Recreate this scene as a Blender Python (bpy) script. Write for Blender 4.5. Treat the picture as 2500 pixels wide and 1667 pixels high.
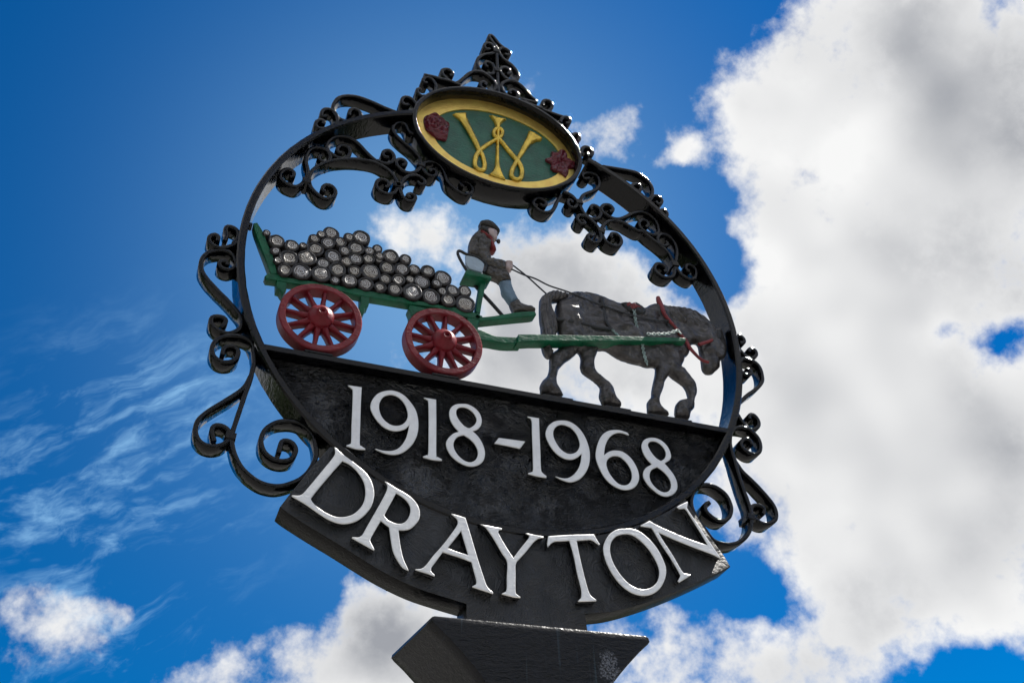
import bpy, bmesh, math, random
import numpy as np
from mathutils import Vector, Matrix, noise as mnoise
from mathutils.geometry import delaunay_2d_cdt

scene = bpy.context.scene
for o in list(bpy.data.objects):
    bpy.data.objects.remove(o)
random.seed(7)

# ------------------------------------------------------------------ camera
CAM_POS=(-0.5776,-1.4499,-1.3217)
CAM_ROT=[[0.937594, -0.183521, -0.29536], [-0.345651, -0.584659, -0.733961], [-0.037987, 0.790249, -0.611607]]
LENS=37.622
ZC = 2.92                       # height of the ring's centre above the ground
camd = bpy.data.cameras.new('camera')
camera = bpy.data.objects.new('camera', camd)
scene.collection.objects.link(camera)
M = Matrix(CAM_ROT).to_4x4()
M.translation = Vector((CAM_POS[0], CAM_POS[1], CAM_POS[2] + ZC))
camera.matrix_world = M
camd.sensor_width = 36.0
camd.lens = LENS
camd.clip_start = 0.05
camd.clip_end = 5000
scene.camera = camera

# ------------------------------------------------------------------ sun, sky, exposure
SUN_ELEV, SUN_AZ = math.radians(60), math.radians(91.2)      # azimuth clockwise from +Y
sund = bpy.data.lights.new('sun', 'SUN')
sund.energy = 5.0
sund.angle = math.radians(0.6)
sund.color = (1.0, 0.955, 0.89)
sun = bpy.data.objects.new('sun', sund)
scene.collection.objects.link(sun)
sdir = Vector((math.sin(SUN_AZ) * math.cos(SUN_ELEV), math.cos(SUN_AZ) * math.cos(SUN_ELEV), math.sin(SUN_ELEV)))
sun.rotation_euler = sdir.to_track_quat('Z', 'Y').to_euler()
sun.location = (4, 3, 9)

scene.view_settings.view_transform = 'Standard'
scene.view_settings.look = 'None'
scene.view_settings.exposure = 0.78
scene.view_settings.gamma = 1.0
scene.view_settings.use_curve_mapping = False

CLOUDS=[(0.5477,0.4636,0.6965,142.1,1),(0.6032,0.3949,0.6929,174.1,1),(0.6316,0.5104,0.5836,85.3,1),(0.5389,0.5878,0.6035,295.3,1),(0.5602,0.6228,0.5462,174.1,1),(0.6303,0.6089,0.4816,94.5,1.1),(0.6014,0.6729,0.4308,258.1,0.9),(0.5444,0.6642,0.5123,295.3,0.9),(0.6822,0.6211,0.3858,218.4,0.9),(0.4793,0.5475,0.6859,749.1,0.9),(0.4554,0.5007,0.7361,1128.2,0.8),(0.4659,0.43,0.7733,1365.2,0.7),(0.5429,0.3778,0.75,282.1,0.8),(0.4841,0.4723,0.7366,807.8,0.8),(0.1882,0.6978,0.6912,1238.3,0.85),(0.2631,0.6952,0.6689,501.4,0.9),(0.329,0.6645,0.671,606.7,0.85),(0.3765,0.6764,0.633,472.4,0.85),(0.3413,0.7151,0.61,341.3,0.95),(0.4237,0.6901,0.5867,533.3,0.8),(0.2893,0.7403,0.6069,807.8,0.6),(0.2659,0.7677,0.583,807.8,0.55),(0.45,0.6639,0.5973,1685.4,0.5),(0.3224,0.7567,0.5687,421.4,0.85),(0.1824,0.7807,0.5976,3792.2,0.3),(0.1857,0.9145,0.3594,606.7,0.9),(0.2326,0.8969,0.3762,606.7,0.9),(0.2076,0.8917,0.4021,2427.0,0.55),(0.2838,0.889,0.3594,341.3,0.9),(0.4196,0.8349,0.3561,807.8,0.7),(0.1449,0.9248,0.3519,1365.2,0.85),(0.0962,0.9306,0.3531,3792.2,0.85),(0.0537,0.9379,0.3427,2786.1,0.8),(0.4966,0.8003,0.3359,472.4,0.9),(0.544,0.7688,0.3361,606.7,0.9),(0.4792,0.7945,0.373,2786.1,0.45),(0.4522,0.7996,0.3953,6741.6,0.4),(0.5881,0.7287,0.3509,606.7,0.75),(0.3477,0.5695,0.7449,3333.0,0.95),(0.3996,0.5571,0.728,6451.7,0.8),(0.3179,0.5794,0.7505,8532.4,0.62),(0.3791,0.5805,0.7206,13331.8,0.55),(-0.0722,0.9225,0.3792,1889.5,0.95),(-0.0353,0.9273,0.3727,2427.0,0.75),(-0.0008,0.918,0.3966,8532.4,0.8),(-0.0715,0.9394,0.3352,2786.1,0.5),(0.2573,0.569,0.7811,10533.8,0.45),(-0.1225,0.621,0.7742,23701.1,0.5),(-0.1091,0.6625,0.741,47238.1,0.5),(0.3858,0.5994,0.7013,20195.0,0.4),(0.624,0.5432,0.5618,3134.0,-1.1),(0.6631,0.5241,0.5345,4058.2,-1.1),(0.453,0.6153,0.6451,1889.5,-1.3),(0.5269,0.7573,0.3859,1685.4,-1.1),(0.4949,0.7664,0.4095,2427.0,-0.7),(0.6735,0.6741,0.3032,1512.7,-1.1),(0.4159,0.6078,0.6764,1128.2,-0.8),(0.5486,0.4417,0.7099,2786.1,-0.7),(0.5232,0.5064,0.6855,3792.2,-0.3)]
WISPS=[(-0.0456,0.8499,0.525,472.4,0.9),(0.0191,0.8371,0.5468,606.7,0.7),(-0.0829,0.8869,0.4545,606.7,0.9),(0.0097,0.879,0.4767,341.3,0.8),(0.0148,0.929,0.3697,533.3,0.8),(-0.0455,0.9373,0.3455,533.3,0.8)]

world = bpy.data.worlds.new('World')
scene.world = world
world.use_nodes = True
wt = world.node_tree
wt.nodes.clear()


class NT:
    """small helper: builds shader maths as python expressions"""
    def __init__(s, tree):
        s.t = tree

    def n(s, kind, **kw):
        nd = s.t.nodes.new(kind)
        for k, v in kw.items():
            setattr(nd, k, v)
        return nd

    def put(s, sock, v):
        if v is None:
            return
        if hasattr(v, 'is_output'):
            s.t.links.new(v, sock)
        else:
            sock.default_value = v

    def m(s, op, a, b=None, c=None, clamp=False):
        nd = s.n('ShaderNodeMath', operation=op)
        nd.use_clamp = clamp
        for i, v in enumerate((a, b, c)):
            s.put(nd.inputs[i], v)
        return nd.outputs[0]

    def vm(s, op, a, b=None, scale=None):
        nd = s.n('ShaderNodeVectorMath', operation=op)
        s.put(nd.inputs[0], a)
        s.put(nd.inputs[1], b)
        if scale is not None:
            s.put(nd.inputs['Scale'], scale)
        return nd.outputs['Value' if op in ('DOT_PRODUCT', 'LENGTH', 'DISTANCE') else 'Vector']

    def noise(s, vec, scale, detail=2, rough=0.5, dist=0.0, color=False, lac=2.0):
        nd = s.n('ShaderNodeTexNoise')
        s.put(nd.inputs['Vector'], vec)
        nd.inputs['Scale'].default_value = scale
        nd.inputs['Detail'].default_value = detail
        nd.inputs['Roughness'].default_value = rough
        nd.inputs['Lacunarity'].default_value = lac
        nd.inputs['Distortion'].default_value = dist
        return nd.outputs['Color' if color else 'Fac']

    def step(s, v, a, b, lo=0.0, hi=1.0):
        nd = s.n('ShaderNodeMapRange', interpolation_type='SMOOTHSTEP')
        s.put(nd.inputs[0], v)
        for i, q in enumerate((a, b, lo, hi)):
            s.put(nd.inputs[i + 1], q)
        return nd.outputs[0]

    def mix(s, f, a, b, blend='MIX'):
        nd = s.n('ShaderNodeMix', data_type='RGBA', blend_type=blend)
        s.put(nd.inputs[0], f)
        s.put(nd.inputs[6], a)
        s.put(nd.inputs[7], b)
        return nd.outputs[2]

    def mapping(s, vec, scale=(1, 1, 1), rot=(0, 0, 0), loc=(0, 0, 0)):
        nd = s.n('ShaderNodeMapping')
        s.put(nd.inputs[0], vec)
        nd.inputs['Location'].default_value = loc
        nd.inputs['Rotation'].default_value = rot
        nd.inputs['Scale'].default_value = scale
        return nd.outputs[0]


def build_sky():
    w = NT(wt)
    d = w.vm('NORMALIZE', w.n('ShaderNodeTexCoord').outputs['Generated'])
    # soft and fine warping of the direction, so that the clouds get ragged edges
    w1 = w.vm('SUBTRACT', w.noise(d, 9.0, 3, 0.55, color=True), (0.5, 0.5, 0.5))
    dw = w.vm('ADD', d, w.vm('SCALE', w1, scale=0.06))

    dw = w.vm('NORMALIZE', dw)

    def blobs(vec, lst):
        acc = 0.0
        for x, y, z, k, a in lst:
            q = w.m('MULTIPLY_ADD', w.vm('DOT_PRODUCT', vec, (x, y, z)), k, -k)
            acc = w.m('MULTIPLY_ADD', w.m('EXPONENT', q), a, acc)
        return acc
    body = blobs(dw, CLOUDS)
    # unseen sky: cloud cover thickened to throw more fill light on the sign
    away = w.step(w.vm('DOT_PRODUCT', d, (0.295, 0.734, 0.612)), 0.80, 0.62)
    fill_cloud = w.step(w.noise(d, 3.4, 4, 0.58), 0.31, 0.52, 0.0, 1.5)
    body = w.m('ADD', body, w.m('MULTIPLY', fill_cloud, away))
    body = w.m('MULTIPLY', w.m('LOGARITHM', w.m('MULTIPLY_ADD', w.m('MAXIMUM', body, 0.0), 2.0, 1.0), 2.718), 0.50)
    fbm = w.noise(d, 11.0, 5, 0.58)
    fine = w.noise(d, 60.0, 4, 0.62)
    dens = w.m('ADD', body, w.m('MULTIPLY', w.m('SUBTRACT', fbm, 0.5), 1.1))
    dens = w.m('ADD', dens, w.m('MULTIPLY', w.m('SUBTRACT', fine, 0.5), 0.36))
    mask = w.step(dens, 0.36, 0.70)
    # relief of the cloud: compare with the cloud a little nearer the sun
    ds = w.vm('ADD', d, w.vm('SCALE', (sdir.x, sdir.y, sdir.z), scale=0.040))
    ra = w.noise(d, 6.5, 2, 0.45)
    rb = w.noise(ds, 6.5, 2, 0.45)
    soft = w.noise(d, 2.7, 2, 0.5)
    core = w.m('ADD', w.m('MULTIPLY', body, 0.75), w.m('MULTIPLY', dens, 0.25))
    thick = w.m('MULTIPLY', w.step(core, 0.46, 0.98), w.step(soft, 0.32, 0.60, 0.38, 1.0))
    shade = w.m('ADD', w.m('MULTIPLY', thick, 0.95), w.m('MULTIPLY', w.m('SUBTRACT', rb, ra), w.m('MULTIPLY', w.step(dens, 0.45, 0.9), 1.9)), clamp=True)
    white = (0.545, 0.546, 0.545, 1)
    grey = (0.205, 0.214, 0.235, 1)
    ccol = w.mix(shade, white, grey)
    # thin wisps
    along = w.vm('DOT_PRODUCT', d, (0.858, -0.301, 0.416))
    dst = w.vm('SUBTRACT', d, w.vm('SCALE', (0.858, -0.301, 0.416), scale=w.m('MULTIPLY', along, 0.70)))
    streak = w.noise(w.vm('ADD', dst, w.vm('SCALE', w1, scale=0.05)), 30.0, 5, 0.64)
    wisp_halo = w.m('MULTIPLY', w.m('ADD', blobs(d, WISPS), w.m('MULTIPLY', away, 0.3), clamp=True), w.step(streak, 0.46, 0.80, 0.0, 0.75))
    halo = w.m('EXPONENT', w.m('MULTIPLY_ADD', w.vm('DOT_PRODUCT', d, (0.235, 0.716, 0.652)), 40.0, -40.0))  # pale glow round the sign, painted into the sky colour
    wisp_halo = w.m('ADD', wisp_halo, w.m('MULTIPLY', halo, 0.50), clamp=True)
    sky = w.n('ShaderNodeTexSky', sky_type='NISHITA')
    sky.sun_disc = False
    sky.sun_elevation = SUN_ELEV
    sky.sun_rotation = SUN_AZ
    sky.air_density = 1.0
    sky.dust_density = 0.2
    sky.ozone_density = 3.0
    hs = w.n('ShaderNodeHueSaturation')
    hs.inputs['Saturation'].default_value = 1.55
    hs.inputs['Value'].default_value = 0.56
    w.put(hs.inputs['Color'], sky.outputs[0])
    deep = w.vm('MULTIPLY', hs.outputs[0], (0.0, 1.0, 1.12))
    sepd = w.n('ShaderNodeSeparateXYZ')
    w.put(sepd.inputs[0], d)
    # deep polarised blue overhead, paling to haze at the horizon
    bright = w.mix(w.step(sepd.outputs[2], 0.02, 0.30), w.vm('SCALE', sky.outputs[0], scale=0.50), deep)
    SKY = 0.10
    inv = 1.0 / SKY
    cc = w.vm('SCALE', ccol, scale=inv)
    col = w.mix(wisp_halo, bright, tuple(v * inv for v in (0.22, 0.41, 0.60)) + (1,))
    col = w.mix(mask, col, cc)
    bg = w.n('ShaderNodeBackground')
    bg.inputs['Strength'].default_value = SKY
    w.put(bg.inputs['Color'], col)
    out = w.n('ShaderNodeOutputWorld')
    wt.links.new(bg.outputs[0], out.inputs['Surface'])


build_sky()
world.cycles.sampling_method = 'NONE'
scene.render.engine = 'CYCLES'
scene.cycles.use_adaptive_sampling = True
scene.cycles.adaptive_threshold = 0.015
scene.cycles.adaptive_min_samples = 8
scene.cycles.max_bounces = 5
scene.cycles.diffuse_bounces = 3
scene.cycles.glossy_bounces = 3

# ------------------------------------------------------------------ materials
MATS = {}


def paint(name, col, rough=0.35, bump=0.3, scale=260.0, brush=0.0, metal=0.0, coat=0.0, vary=0.25, spec=0.5, wear=None, extra=None, dist=0.004):
    """hand-brushed gloss paint over cast metal or timber"""
    m = bpy.data.materials.new(name)
    m.use_nodes = True
    t = m.node_tree
    b = t.nodes['Principled BSDF']
    w = NT(t)
    oc = w.n('ShaderNodeTexCoord').outputs['Object']
    n1 = w.noise(oc, 38.0, 3, 0.6)
    n2 = w.noise(oc, scale, 2, 0.6)
    c0 = tuple(c * (1 - vary) for c in col) + (1,)
    c1 = tuple(min(1, c * (1 + vary)) for c in col) + (1,)
    colr = w.mix(w.step(n1, 0.3, 0.7), c0, c1)
    if wear:
        wc, lo, hi = wear
        colr = w.mix(w.step(w.noise(oc, 75.0, 6, 0.68), lo, hi), colr, wc + (1,))
    if extra:
        colr = extra(w, oc, colr)
    w.put(b.inputs['Base Color'], colr)
    w.put(b.inputs['Roughness'], w.m('MULTIPLY_ADD', w.m('SUBTRACT', n1, 0.5), 0.12, rough, clamp=True))
    b.inputs['Metallic'].default_value = metal
    b.inputs['Specular IOR Level'].default_value = spec
    b.inputs['Coat Weight'].default_value = coat
    b.inputs['Coat Roughness'].default_value = 0.15
    h = w.m('MULTIPLY', n2, 0.5)
    if brush >= 0.9:
        swirl = w.vm('SCALE', w.vm('SUBTRACT', w.noise(oc, 8.0, 1, 0.5, color=True), (0.5, 0.5, 0.5)), scale=0.22)
        sw = w.vm('ADD', oc, swirl)
        s1 = w.noise(w.mapping(sw, (30, 60, 300)), 1.0, 3, 0.6)
        s2 = w.noise(w.mapping(sw, (280, 60, 32), (0, 0.45, 0)), 1.0, 3, 0.6)
        pick = w.step(n1, 0.40, 0.60)
        s = w.m('ADD', w.m('MULTIPLY', s1, w.m('SUBTRACT', 1.0, pick)), w.m('MULTIPLY', s2, pick))
        h = w.m('ADD', h, w.m('MULTIPLY', s, brush * 2.2))
        h = w.m('ADD', h, w.m('MULTIPLY', n1, brush * 0.25))
    elif brush:
        s1 = w.noise(w.mapping(oc, (60, 60, 190)), 1.0, 2, 0.6, 0.6)
        h = w.m('ADD', h, w.m('MULTIPLY', s1, brush * 2.2))
    bp = w.n('ShaderNodeBump')
    bp.inputs['Strength'].default_value = bump
    bp.inputs['Distance'].default_value = dist
    w.put(bp.inputs['Height'], h)
    w.put(b.inputs['Normal'], bp.outputs[0])
    w.put(b.inputs['Coat Normal'], bp.outputs[0])
    MATS[name] = m
    return m


def log_end_mat():
    m = bpy.data.materials.new('cut_timber')
    m.use_nodes = True
    t = m.node_tree
    b = t.nodes['Principled BSDF']
    w = NT(t)
    oi = w.n('ShaderNodeObjectInfo')
    oc = w.n('ShaderNodeTexCoord').outputs['Object']
    sh = w.vm('ADD', oc, w.vm('SCALE', (3.1, 5.7, 2.3), scale=oi.outputs['Random']))
    wob = w.vm('ADD', oc, w.vm('SCALE', w.vm('SUBTRACT', w.noise(sh, 90.0, 3, 0.6, color=True), (0.5, 0.5, 0.5)), scale=0.010))
    sep = w.n('ShaderNodeSeparateXYZ')
    w.put(sep.inputs[0], wob)
    r = w.m('SQRT', w.m('ADD', w.m('POWER', w.m('ABSOLUTE', sep.outputs[0]), 2.0), w.m('POWER', w.m('ABSOLUTE', sep.outputs[2]), 2.0)))
    ring = w.m('SINE', w.m('MULTIPLY', r, 1700.0))
    g = w.noise(sh, 170.0, 3, 0.6)
    f = w.m('MULTIPLY_ADD', ring, 0.26, g)
    pale = w.mix(oi.outputs['Random'], (0.52, 0.52, 0.54, 1), (0.56, 0.53, 0.48, 1))
    col = w.mix(w.step(f, 0.28, 0.52), (0.085, 0.055, 0.045, 1), pale)
    w.put(b.inputs['Base Color'], col)
    b.inputs['Roughness'].default_value = 0.42
    bp = w.n('ShaderNodeBump')
    bp.inputs['Strength'].default_value = 0.6
    bp.inputs['Distance'].default_value = 0.003
    w.put(bp.inputs['Height'], f)
    w.put(b.inputs['Normal'], bp.outputs[0])
    MATS['cut_timber'] = m


def grime_post(w, oc, col):
    # pale run-off streaks below the flashing
    sp = w.n('ShaderNodeSeparateXYZ')
    w.put(sp.inputs[0], oc)
    s = w.noise(w.mapping(oc, (75, 1, 3.0)), 1.0, 3, 0.55)
    top = w.step(sp.outputs[2], -0.20, -0.015)
    k = w.m('MULTIPLY', w.step(s, 0.60, 0.74), w.m('MULTIPLY', top, 0.35))
    col = w.mix(k, col, (0.09, 0.15, 0.20, 1))
    # one scab of pale lichen
    dd = w.vm('DISTANCE', w.mapping(oc, (1.0, 1.0, 0.72)), (0.098, -0.083, -0.040))
    dd = w.m('ADD', dd, w.m('MULTIPLY', w.m('SUBTRACT', w.noise(oc, 110.0, 4, 0.6), 0.5), 0.03))
    lich = w.m('MULTIPLY', w.step(dd, 0.020, 0.013), w.step(w.noise(oc, 300.0, 4, 0.7), 0.42, 0.6))
    return w.mix(lich, col, (0.17, 0.18, 0.21, 1))


K = (0.0045, 0.0045, 0.0055)
paint('black_iron', (0.0024, 0.0025, 0.0034), 0.09, 0.35, 200.0, 0.3, vary=0.2, spec=0.33, dist=0.0025)
paint('black_board', (0.0050, 0.0062, 0.0095), 0.22, 1.0, 260.0, 1.0, vary=0.2, spec=0.9, dist=0.0055)
paint('black_name', (0.0055, 0.0068, 0.0102), 0.46, 0.8, 260.0, 1.0, vary=0.2, spec=0.75, dist=0.0022)
paint('black_shaded_edge', (0.0022, 0.0018, 0.0019), 0.30, 0.4, 180.0, 0.4, vary=0.3, spec=0.15, dist=0.003)  # darker, duller copy of the board's black: underside shade put into the colour
paint('black_timber', (0.0070, 0.0074, 0.0100), 0.30, 0.35, 200.0, 0.4, vary=0.25, spec=0.3, dist=0.003, extra=grime_post)
paint('silver_white', (0.85, 0.85, 0.85), 0.42, 0.16, 260.0, 0.25, metal=0.5, vary=0.06, wear=((0.56, 0.56, 0.57), 0.62, 0.80))
paint('gold_leaf', (1.0, 0.66, 0.17), 0.34, 0.25, 240.0, 0.15, metal=0.7, vary=0.12, wear=((0.30, 0.16, 0.03), 0.66, 0.78))
paint('gold_gloss', (0.80, 0.55, 0.09), 0.22, 0.4, 200.0, 0.25, metal=0.65, vary=0.25)
paint('badge_green', (0.020, 0.120, 0.076), 0.36, 0.35, 220.0, 0.5, vary=0.2)
paint('wagon_green', (0.004, 0.105, 0.048), 0.42, 0.28, 200.0, 0.4, vary=0.25, spec=0.35)
paint('wagon_red', (0.175, 0.011, 0.020), 0.40, 0.25, 200.0, 0.35, vary=0.18, spec=0.32, wear=((0.10, 0.015, 0.018), 0.60, 0.76))
paint('maroon', (0.140, 0.012, 0.026), 0.28, 0.5, 150.0, 0.2, vary=0.2, coat=0.4)
paint('scarlet', (0.21, 0.022, 0.026), 0.4, 0.4, 260.0, 0.2, vary=0.2)
paint('horse_brown', (0.074, 0.069, 0.070), 0.32, 0.6, 70.0, 0.3, metal=0.45, vary=0.35, spec=0.6, dist=0.006, wear=((0.21, 0.20, 0.19), 0.54, 0.76))
paint('harness_black', (0.010, 0.011, 0.013), 0.42, 0.6, 240.0, 0.2, vary=0.3)
paint('chain_verdigris', (0.30, 0.40, 0.39), 0.5, 0.9, 330.0, 0.0, vary=0.4)
paint('bark', (0.018, 0.016, 0.017), 0.34, 0.6, 120.0, 0.2, vary=0.4, dist=0.004, wear=((0.09, 0.08, 0.075), 0.62, 0.74))
paint('jacket_cloth', (0.055, 0.047, 0.040), 0.34, 0.9, 130.0, 0.2, vary=0.4, spec=0.6, dist=0.004, wear=((0.10, 0.09, 0.07), 0.56, 0.74))
paint('cap_cloth', (0.022, 0.020, 0.019), 0.35, 0.7, 200.0, 0.2, vary=0.3)
paint('skin', (0.50, 0.40, 0.40), 0.4, 0.3, 200.0, 0.0, vary=0.12)
paint('sock_blue', (0.13, 0.21, 0.29), 0.4, 0.4, 200.0, 0.2, vary=0.15)
paint('seat_pale', (0.36, 0.46, 0.56), 0.3, 0.4, 150.0, 0.2, vary=0.12)
paint('flashing', (0.55, 0.50, 0.45), 0.35, 0.5, 200.0, 0.0, metal=0.5)
log_end_mat()

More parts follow.
